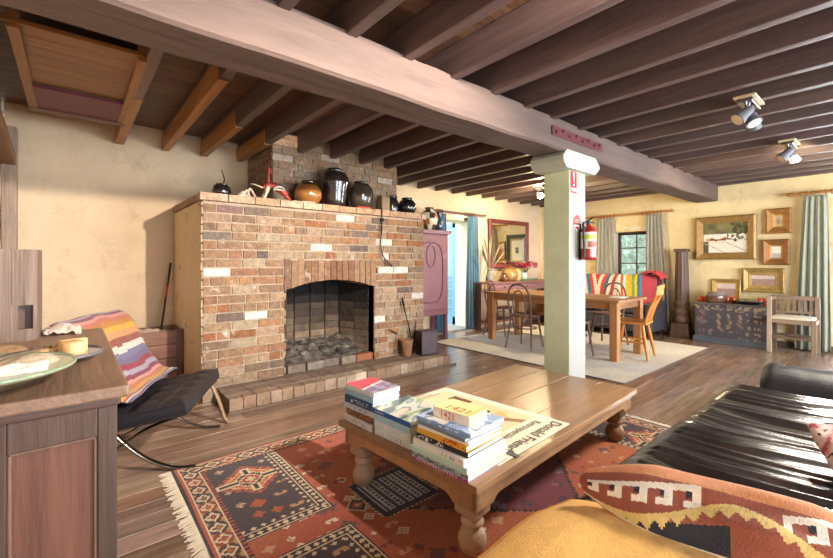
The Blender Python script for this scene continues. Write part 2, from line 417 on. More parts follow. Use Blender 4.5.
# ------------------------------------------------------------------ fireplace
BR = [lin(c) for c in ('#a17f62', '#9a765a', '#a98a6e', '#916f56', '#9d8068', '#a27552', '#876a56', '#a68e74', '#996f53')]
BR = [(c[0]*.84, c[1]*.88, c[2]*.87) for c in BR]
MORT = lin('#a8937c')
def brick_color(whites=.05, darks=.06):
    r = random.random(); whites *= .5
    if r < whites: return vary(lin('#cfc3b6'), .06)
    if r < whites+darks: return vary(lin('#6d5b50'), .2)
    if r < whites+darks+.08: return vary(lin('#8d5c3c'), .10)
    return vary(random.choice(BR), .10)
def bricks(mb, P, u0, u1, z0, z1, outs, ch=.0865, bl=.245, depth=.055, hole=None, whites=.05, darks=.06, tint=None):
    """courses of separate bricks; P(u, z, d) -> point with d outwards"""
    z = z0; row = 0
    while z < z1-.02:
        zt = min(z+ch, z1); u = u0
        first = True; header = row % 3 == 2
        while u < u1-.005:
            l = (.125 if header and random.random() < .75 else bl)*random.uniform(.92, 1.08)
            if first and row % 2: l *= .5
            first = False
            ue = min(u+l, u1)
            if u1-ue < .06: ue = u1
            segs = [(u, ue)]
            if hole:
                h = hole(z, zt)
                if h:
                    a, b = h; ns_ = []
                    for s0, s1 in segs:
                        if s1 <= a or s0 >= b: ns_.append((s0, s1)); continue
                        if s0 < a-.02: ns_.append((s0, a))
                        if s1 > b+.02: ns_.append((b, s1))
                    segs = ns_
            for s0, s1 in segs:
                g = .0045; c = brick_color(whites, darks)
                if tint: c = mix(c, tint, .5)
                d = outs+random.uniform(-.006, .006); j = [random.uniform(-.003, .003) for _ in range(8)]
                vs = [P(s0+g+j[0], z+g+j[1], d-depth), P(s1-g+j[2], z+g, d-depth), P(s1-g, zt-g+j[3], d-depth), P(s0+g, zt-g, d-depth),
                      P(s0+g+j[0]+.003, z+g+j[1]+.003, d), P(s1-g+j[2]-.003, z+g+.003, d+j[6]), P(s1-g-.003, zt-g+j[3]-.003, d+j[7]), P(s0+g+.003, zt-g-.003, d)]
                mb.add(vs, [(4, 5, 6, 7), (0, 1, 5, 4), (1, 2, 6, 5), (2, 3, 7, 6), (3, 0, 4, 7)], c)
            u = ue
        z = zt; row += 1
FX0, FX1, FY = .92, 3.63, 4.17
OX0, OX1, OZ = 1.72, 2.82, 1.015
fp = thing('fireplace', 'big old brick fireplace with arched opening, mantel ledge and raised hearth', 'fireplace', (0, 0, 0))
def arch(x): return OZ+.095*(1-((x-2.27)/.55)**2)
mb = MB()
P = lambda u, z, d: (u, FY-d, z)
def fhole(za, zb):
    if za < OZ+.0: return (OX0, OX1)
    if za < 1.33: return (OX0-.03, OX1+.03)
    return None
bricks(mb, P, FX0, FX1, .13, 1.875, 0, hole=fhole, whites=.07, darks=.06)
# soldier course over the arch
nb = 15
for k in range(nb):
    x0 = OX0-.03+(OX1-OX0+.06)*k/nb; x1 = OX0-.03+(OX1-OX0+.06)*(k+1)/nb
    a0, a1 = arch(min(max(x0, OX0), OX1)), arch(min(max(x1, OX0), OX1))
    d = random.uniform(-.004, .006); c = vary(random.choice([lin('#855f45'), lin('#7e5940'), lin('#765644'), lin('#8f6f55')]), .1)
    g = .005; zt = 1.335+random.uniform(-.01, .01)
    mb.add([(x0+g, FY-d, a0), (x1-g, FY-d, a1), (x1-g, FY-d, zt), (x0+g, FY-d, zt), (x0+g, FY+.11, a0), (x1-g, FY+.11, a1), (x1-g, FY+.11, zt), (x0+g, FY+.11, zt)],
           [(0, 1, 2, 3), (4, 7, 6, 5), (0, 4, 5, 1), (1, 5, 6, 2), (2, 6, 7, 3), (3, 7, 4, 0)], c)
mb.build('brick_face', 'brick', fp)
mb = MB()   # masonry core showing as mortar
mb.box(FX0+.004, OX0, FY+.013, 5.46, 0, 1.88, MORT); mb.box(OX1, FX1-.004, FY+.013, 5.46, 0, 1.88, MORT)
n = 16
for k in range(n):
    x0 = OX0+(OX1-OX0)*k/n; x1 = OX0+(OX1-OX0)*(k+1)/n; a0, a1 = arch(x0), arch(x1)
    mb.add([(x0, FY+.013, a0+.004), (x1, FY+.013, a1+.004), (x1, FY+.013, 1.88), (x0, FY+.013, 1.88), (x0, FY+.62, a0+.004), (x1, FY+.62, a1+.004)],
           [(0, 1, 2, 3), (0, 4, 5, 1)], MORT)
mb.build('masonry_core', 'stone', fp)
# plastered left flank
mb = MB()
mb.grid(lambda u, v: (FX0-.012+.006*nz(u*6, v*7, 2), FY+.004+u*(5.46-FY), v*1.875), 14, 18, lin('#dcc8aa'))
mb.build('plastered_flank', 'plaster', fp)
mb = MB()
bricks(mb, lambda u, z, d: (FX0-.012-d, u, z), FY+.01, 5.45, .1, 1.87, -.006, whites=0, darks=0, tint=lin('#e0cfb2'))
mb.build('flank_bricks', 'plaster', fp)
bricks(m2 := MB(), lambda u, z, d: (FX1+d, u, z), FY+.02, 5.45, .13, 1.875, .0)
m2.build('right_flank', 'brick', fp)
# mantel ledge
mb = MB(); x = FX0-.03
while x < FX1+.02:
    l = random.uniform(.22, .27); xe = min(x+l, FX1+.02)
    if FX1+.02-xe < .08: xe = FX1+.02
    mb.box(x+.003, xe-.003, FY-.028+random.uniform(-.004, .004), FY+.14, 1.883, 1.955+random.uniform(-.003, .003), vary(random.choice([lin('#b3957a'), lin('#b08c6c'), lin('#bda488')]), .1)); x = xe
y = FY+.14
while y < 5.44:
    mb.box(FX0-.03, FX1+.02, y+.002, min(5.45, y+.24)-.002, 1.885, 1.95, vary(lin('#a8896c'), .1)); y += .24
mb.build('mantel_ledge', 'brick', fp, bevel=.006)
# chimney breast above the ledge
CX0, CX1, CY = 1.74, 3.52, 4.62
mb = MB()
bricks(mb, lambda u, z, d: (u, CY-d, z), CX0, CX1, 1.955, 2.80, 0, whites=.07, darks=.06, tint=lin('#a08a74'))
bricks(mb, lambda u, z, d: (CX0-d, u, z), CY+.01, 5.46, 1.955, 2.80, 0, whites=.02, darks=.12, tint=lin('#a08a74'))
bricks(mb, lambda u, z, d: (CX1+d, u, z), CY+.01, 5.46, 1.955, 2.80, 0, whites=.1, darks=.1, tint=lin('#a08a74'))
mb.build('chimney_breast', 'brick', fp)
MB().box(CX0+.012, CX1-.012, CY+.012, 5.46, 1.953, 2.80, mix(MORT, lin('#6a594c'), .5)).build('chimney_core', 'stone', fp)
# fire box: sooty splayed sides and back
mb = MB()
def sootc(z):
    k = min(1, max(0, (z-.25)/.55))
    return vary(mix(lin('#8d7862'), lin('#15100d'), k**.7), .25)
BY = FY+.60; bx0, bx1 = OX0+.14, OX1-.14
zc = .12
while zc < 1.25:
    for (p0, p1) in (((OX0-.005, FY+.10), (bx0, BY)), ((bx0, BY), (bx1, BY)), ((bx1, BY), (OX1+.005, FY+.10))):
        Lr = math.hypot(p1[0]-p0[0], p1[1]-p0[1]); nn = max(2, round(Lr/.22))
        for k in range(nn):
            a, b = k/nn+.012, (k+1)/nn-.012; dd = random.uniform(0, .01)
            q = [(p0[0]+(p1[0]-p0[0])*t_, p0[1]+(p1[1]-p0[1])*t_+dd) for t_ in (a, b)]
            mb.add([(q[0][0], q[0][1], zc+.004), (q[1][0], q[1][1], zc+.004), (q[1][0], q[1][1], zc+.08), (q[0][0], q[0][1], zc+.08)], [(0, 1, 2, 3)], sootc(zc+random.uniform(-.1, .1)))
            mb.add([(q[0][0]-.005, q[0][1]+.012, zc-.004), (q[1][0]+.005, q[1][1]+.012, zc-.004), (q[1][0]+.005, q[1][1]+.012, zc+.088), (q[0][0]-.005, q[0][1]+.012, zc+.088)], [(0, 1, 2, 3)], mix(sootc(zc), lin('#15110f'), .5))
    zc += .0865
mb.box(OX0, OX1, FY+.2, 5.0, 1.25, 1.28, lin('#0a0807'))
mb.box(OX0-.02, OX1+.02, FY+.0, FY+.64, 0, .13, lin('#5e5148'))
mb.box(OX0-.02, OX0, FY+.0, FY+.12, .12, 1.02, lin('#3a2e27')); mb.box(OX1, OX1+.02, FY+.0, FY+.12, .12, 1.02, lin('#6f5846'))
mb.build('firebox', 'soot', fp)
# hearth: brick pavers, rough front edge
HX0, HX1, HY = 1.03, 3.70, 3.73
mb = MB()
x = HX0
while x < HX1-.01:
    w = random.uniform(.20, .26); xe = min(HX1, x+w)
    if HX1-xe < .08: xe = HX1
    ys = [HY+.13, HY+.29+random.uniform(-.01, .01), FY-.005]
    for a, b in zip(ys[:-1], ys[1:]):
        mb.box(x+.002, xe-.002, a+.002, b-.002, .03, .128+random.uniform(-.002, .002), vary(lin('#7d6a5c'), .10))
    x = xe
x = HX0
while x < HX1-.01:
    w = .115*random.uniform(.85, 1.2); xe = min(HX1, x+w)
    if HX1-xe < .08: xe = HX1
    dd = random.uniform(-.008, .008)
    mb.box(x+.002, xe-.002, HY+dd, HY+.129, .012, .126+random.uniform(-.006, .002), vary(mix(lin('#8d7460'), lin('#c0b09e'), random.random()**3), .10)); x = xe
mb.build('hearth', 'stone', fp, bevel=.005)
MB().box(HX0+.01, HX1-.01, HY+.014, FY+.05, 0, .108, lin('#77675a')).build('hearth_bed', 'stone', fp)
struct(MB().box(HX0-.02, HX1+.06, HY-.045, HY-.016, 0, .022, lin('#6b5748')).build('trim_2', 'woodx', bevel=.004), 'narrow timber strip along the foot of the hearth', 'trim')
# ash bed and rubble in the fire box
def ashf(u, v):
    x = OX0+.01+u*(OX1-OX0-.02); y = FY+.08+v*.52
    inset = .14*v*.95
    x = OX0+.01+inset+u*(OX1-OX0-.02-2*inset)
    return (x, y, .16+.20*v**.7+.05*nz(x*7, y*8)+.035*nz(x*19, y*21))
mb = MB().grid(ashf, 44, 22, lambda u, v: vary(mix(lin('#7a7066'), lin('#3c352f'), max(0, min(1, .5+1.2*nz(u*9, v*7, 4)))), .2))
tag(mb.build('ash_bed', 'ash'), 'heap of grey ash inside the brick fireplace', 'ash', kind='stuff')
xs = OX0+.01
for k in range(5):
    L_ = .205 if k < 4 else .23
    if xs+L_ > OX1: L_ = OX1-xs-.01
    o = MB(T3(xs+L_/2, FY+.055+random.uniform(-.02, .02), .131)@RZ(random.uniform(-.07, .07))).box(-L_/2+.004, L_/2-.004, -.05, .05, 0, .085, vary((lin('#73665c'), lin('#7d7066'), lin('#6d6159'), lin('#84776b'), lin('#9a5f42'))[k], .06)).build('loose_brick', 'brick', bevel=.008)
    tag(o, ('ash-grey brick at the left end of the row across the fire opening', 'second grey brick of the row across the fire opening', 'third grey brick, middle of the row across the fire opening',
            'pale brick beside the orange one in the fire opening', 'orange brick at the right end of the row across the fire opening')[k], 'brick', 'bricks across the fire opening')
    xs += L_+.006
for k, (x, y, s_) in enumerate(((2.02, 4.42, .055), (2.30, 4.52, .07), (2.58, 4.45, .05), (2.45, 4.36, .04), (1.95, 4.55, .05))):
    mb = MB(T3(x, y, .27+.02*k*0)@RZ(k*1.3))
    mb.lathe([(0, -.4), (.7, -.35), (1, 0), (.8, .35), (0, .45)], (0, 0, 0), 9, vary(lin('#3c332d') if k % 2 else lin('#8b7d70'), .15), fl=lambda a, z: .25*math.sin(a*2+k)+.12*math.sin(a*5))
    mb.v = [((p[0]-x)*s_+x, (p[1]-y)*s_+y, (p[2]-.27)*s_+.27) for p in mb.v]
    o = mb.build('ember_lump', 'ash')
    tag(o, ('burnt lump lying left in the ash', 'big dark charred lump at the back of the ash', 'grey lump lying right in the ash', 'small black cinder near the front of the ash', 'grey lump against the left back of the firebox')[k], 'charcoal', 'charred lumps in the ash')

# ------------------------------------------------------------------ things on the mantel ledge (z = 1.955)
MZ = 1.955
def pot(name, label, cat, loc, prof, col, m='gloss', seg=28, colf=None, group=None, fl=None):
    o = MB().lathe(prof, (0, 0, 0), seg, col, colf=colf, fl=fl).build(name, m, loc=loc); return tag(o, label, cat, group)
def rim_pot(name, label, cat, loc, prof, col, rim, rimcol, m='gloss', group=None, colf=None):
    t = thing(name, label, cat, loc, group=group)
    MB().lathe(prof, (0, 0, 0), 28, col, colf=colf).build('body', m, t)
    MB().lathe(rim, (0, 0, 0), 28, rimcol).build('rim', m, t)
    return t
rim_pot('gourd_pot', 'round amber brown pot with dark mouth on the mantel ledge', 'pot', (2.07, 4.40, MZ),
    [(.07, 0), (.12, .03), (.155, .10), (.155, .16), (.12, .23), (.07, .265)], lin('#8a5a30'),
    [(.075, .255), (.082, .268), (.078, .28), (.055, .28), (.05, .22)], lin('#241812'),
    colf=lambda z, k: mix(lin('#9a6432'), lin('#2b1b12'), max(0, min(1, (z-.15)/.1))))
rim_pot('storage_jar', 'tall black-brown glazed jar, largest on the mantel ledge', 'jar', (2.42, 4.42, MZ),
    [(.12, 0), (.135, .02), (.14, .12), (.15, .20), (.175, .30), (.175, .36), (.14, .42), (.085, .44)], lin('#2e2422'),
    [(.086, .43), (.098, .445), (.098, .47), (.085, .478), (.06, .47), (.06, .40)], lin('#2a201d'))
rim_pot('olive_jar', 'squat olive-brown jar beside the tall black jar', 'jar', (2.79, 4.42, MZ),
    [(.10, 0), (.13, .02), (.155, .12), (.165, .20), (.15, .28), (.11, .33), (.08, .345)], lin('#453c30'),
    [(.08, .34), (.088, .35), (.085, .365), (.055, .36), (.05, .3)], lin('#2e2720'))
rim_pot('glass_jar', 'small dark glass jar between brown block and round black pot', 'jar', (3.27, 4.42, MZ),
    [(.085, 0), (.095, .02), (.095, .16), (.075, .20), (.07, .21)], lin('#26201e'), [(.07, .205), (.08, .21), (.08, .235), (.0, .24)], lin('#3a302b'))
rim_pot('round_black_pot', 'round black glazed pot at the right end of the mantel', 'pot', (3.52, 4.40, MZ),
    [(.07, 0), (.11, .03), (.13, .09), (.125, .15), (.09, .20), (.065, .21)], lin('#17161a'), [(.064, .205), (.072, .215), (.075, .235), (.05, .235), (.045, .18)], lin('#17161a'))
rim_pot('small_dark_pot', 'small black pot with a stick, far left of mantel', 'pot', (1.15, 4.42, MZ), [(.06, 0), (.085, .02), (.09, .07), (.075, .12), (.05, .13)], lin('#1f1a18'),
    [(.05, .125), (.058, .13), (.055, .14), (.035, .14)], lin('#2a221f'))
MB().tube([(1.16, 4.44, MZ+.09), (1.19, 4.47, MZ+.2), (1.17, 4.5, MZ+.30)], [.008, .006, .004], 6, lin('#2d2018')).build('twig', 'wood', None)
tag(bpy.data.objects['twig'], 'thin dark twig standing in the small black pot', 'twig')
tag(MB().box(2.60, 2.78, 4.17, 4.25, MZ, MZ+.022, lin('#b8321f')).build('red_tin', 'paint', bevel=.004), 'flat red tin lying before the olive-brown jar', 'tin')
tag(MB().box(3.00, 3.12, 4.25, 4.36, MZ, MZ+.20, lin('#7d6248')).build('brown_block', 'wood', bevel=.008), 'brown upright block between olive jar and glass jar', 'block')
# driftwood and shell
mb = MB()
for k in range(3):
    mb.tube(spline([(1.28+.05*k, 4.32+.02*k, MZ+.02), (1.34+.03*k, 4.34, MZ+.07+.02*k), (1.36+.06*k, 4.40, MZ+.03)], 6), .013, 7, vary(lin('#b59c86'), .1))
tag(mb.build('driftwood', 'wood'), 'pale bent driftwood piece left of the red bird', 'driftwood')
tag(MB(T3(1.30, 4.27, MZ)).lathe([(.045, 0), (.05, .012), (.038, .035), (.012, .05), (0, .052)], (0, 0, 0), 14, lin('#cbb7a4'), fl=lambda a, z: .08*math.sin(a*7)).build('shell', 'plain'), 'pale ribbed shell by the driftwood on the ledge', 'shell')
# painted wooden bird
t = thing('wooden_bird', 'red and cream carved wooden bird bending down on the mantel', 'carving', (1.66, 4.36, MZ))
R_, CR = lin('#a23a30'), lin('#cdb79a')
MB().tube(spline([(-.12, 0, .14), (-.06, 0, .17), (.02, 0, .165), (.10, 0, .12), (.15, 0, .06)], 6), [.012]*4+[.03]*6+[.042]*6+[.035]*5+[.02]*4, 12, R_).build('body', 'paint', t)
MB().tube(spline([(-.06, 0, .17), (-.065, 0, .25), (-.055, 0, .33), (-.075, 0, .365)], 6), [.026, .024, .022, .02, .02, .018, .018, .017, .016, .016, .016, .017, .02, .022, .022, .02, .016, .01, .008], 10, R_).build('tail', 'paint', t)
MB().tube(spline([(.15, 0, .06), (.175, 0, .04), (.20, 0, .012)], 5), [.022, .022, .02, .018, .016, .013, .011, .009, .007, .005, .003], 9, R_).build('head', 'paint', t)
MB().grid(lambda u, v: (-.03+.14*u, -.045-.012*math.sin(PI*u), .12+.07*v*math.sin(PI*(u*.9+.05))), 12, 6, lambda u, v: CR if int(v*4) % 2 == 0 else lin('#3a3532')).build('wing', 'paint', t, solid=.008)
for sg in (-1, 1):
    MB().tube(spline([(-.07, .02*sg, .15), (-.10, .04*sg, .07), (-.13, .05*sg, .006)], 5), [.022]*4+[.014]*4+[.011]*3, 8, CR).build('leg', 'paint', t)
MB().tube([(-.12, 0, .14), (-.2, 0, .165), (-.24, 0, .168)], [.01, .006, .004], 7, CR).build('feather', 'paint', t)
for k, (x, y, rz) in enumerate(((1.86, 4.20, .1), (1.96, 4.17, -.2))):
    o = MB(T3(x, y, MZ)@RZ(rz)).box(-.07, .07, -.03, .03, 0, .012, lin('#c9bba6') if k else lin('#9a8c7c')).build('stone_chip', 'stone', bevel=.004)
    tag(o, ('grey flat stone chip in front of the carved bird', 'pale flat stone chip in front of the amber pot')[k], 'stone')
# iron hook hanging from the ledge
pts = spline([(2.91, FY-.042, 1.96), (2.905, FY-.045, 1.86), (2.90, FY-.05, 1.70), (2.885, FY-.05, 1.55), (2.91, FY-.055, 1.40), (2.98, FY-.06, 1.31), (3.05, FY-.06, 1.26)], 8)
t = thing('iron_hook', 'black curved iron hook rod hanging on the brick face', 'hook', (0, 0, 0))
MB().tube(pts, [.008]*40+[.010]*(len(pts)-40), 8, lin('#1d1918')).build('rod', 'metal', t)
MB().lathe([(.0, 0), (.02, 0), (.02, .02), (0, .022)], (0, 0, 0), 10, lin('#1d1918'), Mx=T3(2.92, FY-.03, 1.83)@RX(PI/2)).build('nail', 'metal', t)

# fire tools on the hearth
t = thing('fuel_box', 'dark iron box standing on the right end of the hearth', 'box', (3.36, 3.90, .132), -.12)
mb = MB(); IC = lin('#4a3d40')
mb.box(0, .25, 0, .15, 0, .29, IC)
mb.build('body', 'metal', t, bevel=.006)
MB().box(-.004, .254, -.004, .154, .29, .305, lin('#564648')).build('lid', 'metal', t, bevel=.004)
t = thing('fire_poker', 'black iron poker leaning behind the dark box', 'poker', (0, 0, 0))
MB().tube([(3.40, 4.115, .135), (3.33, 4.11, .45), (3.22, 4.105, .79)], .008, 8, lin('#221d1b')).build('shaft', 'metal', t)
MB().tube([(3.235, 4.105, .75), (3.20, 4.10, .86)], [.014, .012], 8, lin('#2c2422')).build('handle', 'metal', t)
t = thing('fire_tongs', 'short black tongs crossing the poker by the box', 'tongs', (0, 0, 0))
for k in (0, 1):
    MB().tube([(3.345+.02*k, 4.08, .135), (3.40+.012*k, 4.09, .40), (3.43, 4.10, .55)], .006, 7, lin('#221d1b')).build('arm', 'metal', t)
pot('clay_pot', 'small rusty clay pot behind the dark box on the hearth', 'pot', (3.22, 4.03, .132), [(.05, 0), (.06, .03), (.075, .16), (.085, .2), (.08, .21), (.06, .2), (.05, .05)], lin('#8a6244'), 'stone')
tag(MB().tube([(3.03, 4.135, .47), (3.16, 4.14, .40)], [.006, .009], 7, lin('#3a2d26')).build('iron_peg', 'metal'), 'short iron peg fixed to the bricks left of the poker', 'peg')

# ------------------------------------------------------------------ left corner: crate, broom
t = thing('wooden_crate', 'old reddish brown timber crate against the wall beside the fireplace', 'crate', (.36, 4.93, 0))
CW, CD, CH = .53, .42, .60
def crate_side(a, b, nm):
    mb = MB(); (x0, y0), (x1, y1) = a, b
    L_ = math.hypot(x1-x0, y1-y0); an = math.atan2(y1-y0, x1-x0)
    for k in range(4): mb.box(0, L_, 0, .018, .02+k*.145, .02+k*.145+.14, vary(lin('#7a553f'), .18), Mx=T3(x0, y0, 0)@RZ(an))
    for xx in (.0, L_-.05): mb.box(xx, xx+.05, -.014, .0, .02, CH, vary(lin('#6d4a38'), .1), Mx=T3(x0, y0, 0)@RZ(an))
    return mb.build(nm, 'woodx', t, bevel=.003)
crate_side((0, 0), (CW, 0), 'front_panel'); crate_side((CW, 0), (CW, CD), 'side_panel'); crate_side((CW, CD), (0, CD), 'back_panel'); crate_side((0, CD), (0, 0), 'side_panel')
MB().box(.01, CW-.01, .01, CD-.01, 0, .03, lin('#5a3f30')).build('bottom', 'woodx', t)
def clothf(u, v):
    return (.38+.50*u, 4.96+.36*v, .50+.09*math.sin(PI*u)*math.sin(PI*v)+.05*nz(u*4, v*4, 2)+.025*nz(u*9, v*9))
mb = MB().grid(clothf, 26, 20, lin('#c9b8a8'))
tag(mb.build('linen_cloth', 'cloth', solid=.01), 'crumpled pale linen stuffed in the timber crate', 'cloth')
t = thing('broom', 'thin black broom handle with orange band leaning in the fireplace corner', 'broom', (0, 0, 0))
a, b = Vector((.69, 5.12, .30)), Vector((.862, 5.40, 1.30))
L3 = lambda k: tuple(a+(b-a)*k)
MB().tube([L3(.0), L3(.62)], .011, 8, lin('#1c1a1c')).build('handle', 'paint', t)
MB().tube([L3(.62), L3(.74)], .0125, 8, lin('#b0402c')).build('grip_band', 'paint', t)['label'] = 'orange red band'
MB().tube([L3(.74), L3(1.)], .011, 8, lin('#1c1a1c')).build('handle', 'paint', t)
# ------------------------------------------------------------------ tufted lounge chair
t = thing('lounge_chair', 'low black tufted leather lounge chair on curved steel legs', 'lounge chair', (.72, 3.2, 0), math.radians(-26.8))
BK = lin('#232126')
def tuft(p0, ux, uy, un, L_, W_, T_, nx, ny, nm):
    """padded cushion: p0 corner, ux/uy/un unit directions"""
    p0, ux, uy, un = map(Vector, (p0, ux, uy, un)); mb = MB()
    def top(u, v):
        e = min(1, 9*min(u, 1-u), 9*min(v, 1-v)); e = max(e, 0)**.5
        h = abs(math.sin(PI*u*nx))**.55*abs(math.sin(PI*v*ny))**.55
        return tuple(p0+ux*(u*L_)+uy*(v*W_)+un*(T_-.035+.035*e*(0.35+.65*h)))
    mb.grid(top, nx*9, ny*9, BK)
    lo = lambda u, v: tuple(p0+ux*(u*L_)+uy*(v*W_))
    mb.grid(lambda u, v: lo(u, 1-v), 4, 4, BK)
    for f in (lambda u: (u, 0), lambda u: (1, u), lambda u: (1-u, 1), lambda u: (0, 1-u)):
        mb.grid(lambda u, v, f=f: tuple(Vector(lo(*f(u)))*(1-v)+Vector(top(*f(u)))*v+(ux*(f(u)[0]-.5)+uy*(f(u)[1]-.5)).normalized()*.008*math.sin(PI*v)), 24, 4, BK)
    o = mb.build(nm, 'leathersoft', t)
    pp = MB()
    for zz in (0., T_-.035):
        ring = [Vector(lo(*f))+un*zz for f in ((0, 0), (.5, 0), (1, 0), (1, .5), (1, 1), (.5, 1), (0, 1), (0, .5), (0, 0))]
        pp.tube(ring, .006, 6, BK)
    pp.build('piping', 'leathersoft', o)
    bb = MB()
    for i in range(1, nx):
        for j in range(1, ny):
            bb.lathe([(0, -.004), (.009, 0), (.006, .006), (0, .008)], tuple(Vector(top(i/nx, j/ny))), 8, BK)
    bb.build('tuft_button', 'leathersoft', o)
    return o
sd = Vector((-1, 0, -.17)).normalized()
tuft((0, -.42, .375), sd, (0, .84, 0) and (0, 1, 0), (-.165, 0, .986), .62, .84, .105, 4, 5, 'seat_cushion')
bd = Vector((-.44, 0, .9)).normalized()
tuft((-.50, -.40, .385), bd, (0, 1, 0), (.9, 0, .44), .54, .80, .10, 4, 5, 'back_cushion')
for s_ in (-1, 1):
    y = s_*.33
    f1 = spline([(.03, y, .012), (-.10, y, .02), (-.26, y, .10), (-.42, y, .26), (-.58, y, .50), (-.80, y, .90)], 8)
    f2 = spline([(-.72, y, .012), (-.60, y, .03), (-.42, y, .16), (-.25, y, .27), (-.08, y, .335), (.0, y, .37)], 8)
    MB().tube(f1, .021, 8, lin('#9b9590'), flat=.5).build('leg_frame', 'chrome', t)
    MB().tube(f2, .021, 8, lin('#9b9590'), flat=.5).build('leg_frame', 'chrome', t)
MB().tube([(-.06, .39, .36), (.0, .40, .20), (.045, .405, .05), (.075, .41, .013)], [.026, .026, .024, .03], 8, lin('#8a6f55'), flat=.6).build('leg_strut', 'gilt', t)['label'] = 'bronze coloured leg strut'
for x, z in ((-.04, .355), (-.52, .27)):
    MB().tube([(x, -.33, z), (x, .33, z)], .012, 8, lin('#9b9590')).build('cross_bar', 'chrome', t)
mb = MB()
for k in range(7): mb.tube([(-.02-.0*k, -.36+.12*k, .365), (-.55, -.36+.12*k, .28)], .008, 6, lin('#1a1616'))
mb.build('straps', 'leathersoft', t).name = 'strap_web'
# striped throw over the chair back
STR = [lin(c) for c in ('#8a2f3a', '#b5762a', '#6f6a86', '#c8877a', '#8a4a36', '#9a8f9c', '#c79a34', '#6a5a78', '#b3664e', '#d8c2b4', '#7a2f44', '#c48a5a')]
RT = Matrix.Translation((.72, 3.2, 0))@RZ(math.radians(-26.8))
path = spline([(-.80, .0, .45), (-.81, 0, .72), (-.785, 0, .90), (-.70, 0, .955), (-.605, 0, .87), (-.515, 0, .68), (-.42, 0, .53), (-.355, 0, .492), (-.31, 0, .49)], 12)
def throwf(u, v):
    k = v*(len(path)-1); i = min(int(k), len(path)-2); p = path[i].lerp(path[i+1], k-i)
    w = .80+.02*math.sin(v*7); y = -.395+(u)*w+.02*v
    return (p.x+.010*nz(u*5, v*5), y, p.z-.012+.010*math.sin(u*12+v*3)*(.3+.7*abs(v-.5))+.008*nz(u*4, v*9, 3)-.04*max(0, abs(u-.5)-.42)*6)
def throwc(u, v):
    k = v*36+.35*nz(u*3, v*5)
    return vary(tuple(q*.8 for q in STR[int(k*7) % 12 if False else (int(k)*5) % 12]), .06)
mb = MB(RT).grid(throwf, 30, 110, throwc)
# knitted fringe
tag(mb.build('striped_throw', 'cloth', solid=.012), 'multicoloured striped knitted throw over the black chair back', 'throw blanket')

# ------------------------------------------------------------------ wooden cabinet in the left foreground
t = thing('wooden_cabinet', 'dark old timber cabinet with worn brown top at left foreground', 'cabinet', (-.46, 1.37, 0))
W_, D_, Hc = .553, 1.23, .972; DK = lin('#46322a')
MB().box(-.015, W_+.025, -.025, D_+.02, Hc-.032, Hc, lin('#7f6350')).build('top', 'woody', t, bevel=.006)['label'] = 'worn lighter brown top'
MB().box(0, W_+.008, -.008, D_, Hc-.055, Hc-.032, lin('#543e36')).build('moulding', 'woodx', t, bevel=.008)
mb = MB()
mb.box(0, .02, .0, D_, .04, Hc-.055, DK); mb.box(0, W_, D_-.02, D_, .04, Hc-.055, DK); mb.box(.02, W_-.02, .02, D_-.02, .06, .08, DK)
mb.build('carcass', 'woodz', t)
def framed(y0, axis, w, nm, x_at):
    pass
# panelled end facing the room
mb = MB()
PA, PB = .34, W_-.042
mb.box(0, .05, 0, .024, .0, Hc-.055, DK); mb.box(PB, W_, 0, .024, .0, Hc-.055, lin('#463329')); mb.box(.29, PA, 0, .024, .0, Hc-.055, DK)
mb.box(.05, .29, 0, .024, Hc-.13, Hc-.055, lin('#46342b')); mb.box(.05, .29, 0, .024, .04, .14, DK)
mb.box(PA, PB, 0, .024, Hc-.13, Hc-.055, lin('#4c362c')); mb.box(PA, PB, 0, .024, .04, .14, DK)
mb.build('end_frame', 'woodz', t, bevel=.003)
for xa, xb in ((.048, .292), (PA-.002, PB+.002)):
    MB().box(xa, xb, .014, .022, .138, Hc-.128, lin('#664031')).build('end_panel', 'woodz', t)['label'] = 'reddish brown sunken panel'
mb = MB()
for xa, xb in ((.05, .29), (PA, PB)):
    for b in ((xa, xa+.008, .14, Hc-.13), (xb-.008, xb, .14, Hc-.13), (xa, xb, Hc-.138, Hc-.13)): mb.box(b[0], b[1], .005, .02, b[2], b[3], lin('#735648'))
mb.build('panel_bead', 'woodz', t, bevel=.003)
mb = MB()
mb.box(W_-.024, W_, .024, D_-.02, Hc-.19, Hc-.055, DK); mb.box(W_-.024, W_, .024, D_-.02, .04, .12, DK)
for yy in (.024, D_/2-.03, D_-.08): mb.box(W_-.024, W_, yy, yy+.06, .0, Hc-.055, DK)
mb.build('front_frame', 'woodz', t, bevel=.004)
for k, yy in enumerate((.086, D_/2+.032)):
    dd = MB().box(W_-.018, W_-.004, yy, yy+D_/2-.115, .122, Hc-.192, lin('#5d3c34')).build('door', 'woodz', t, bevel=.004)
    MB().lathe([(.006, 0), (.006, .012), (.014, .018), (.012, .028), (0, .03)], (0, 0, 0), 12, lin('#8a7a55'), Mx=T3(W_-.004, yy+(.44 if k == 0 else .05), .55)@RY(PI/2)).build('knob', 'metal', dd)
CZ = Hc
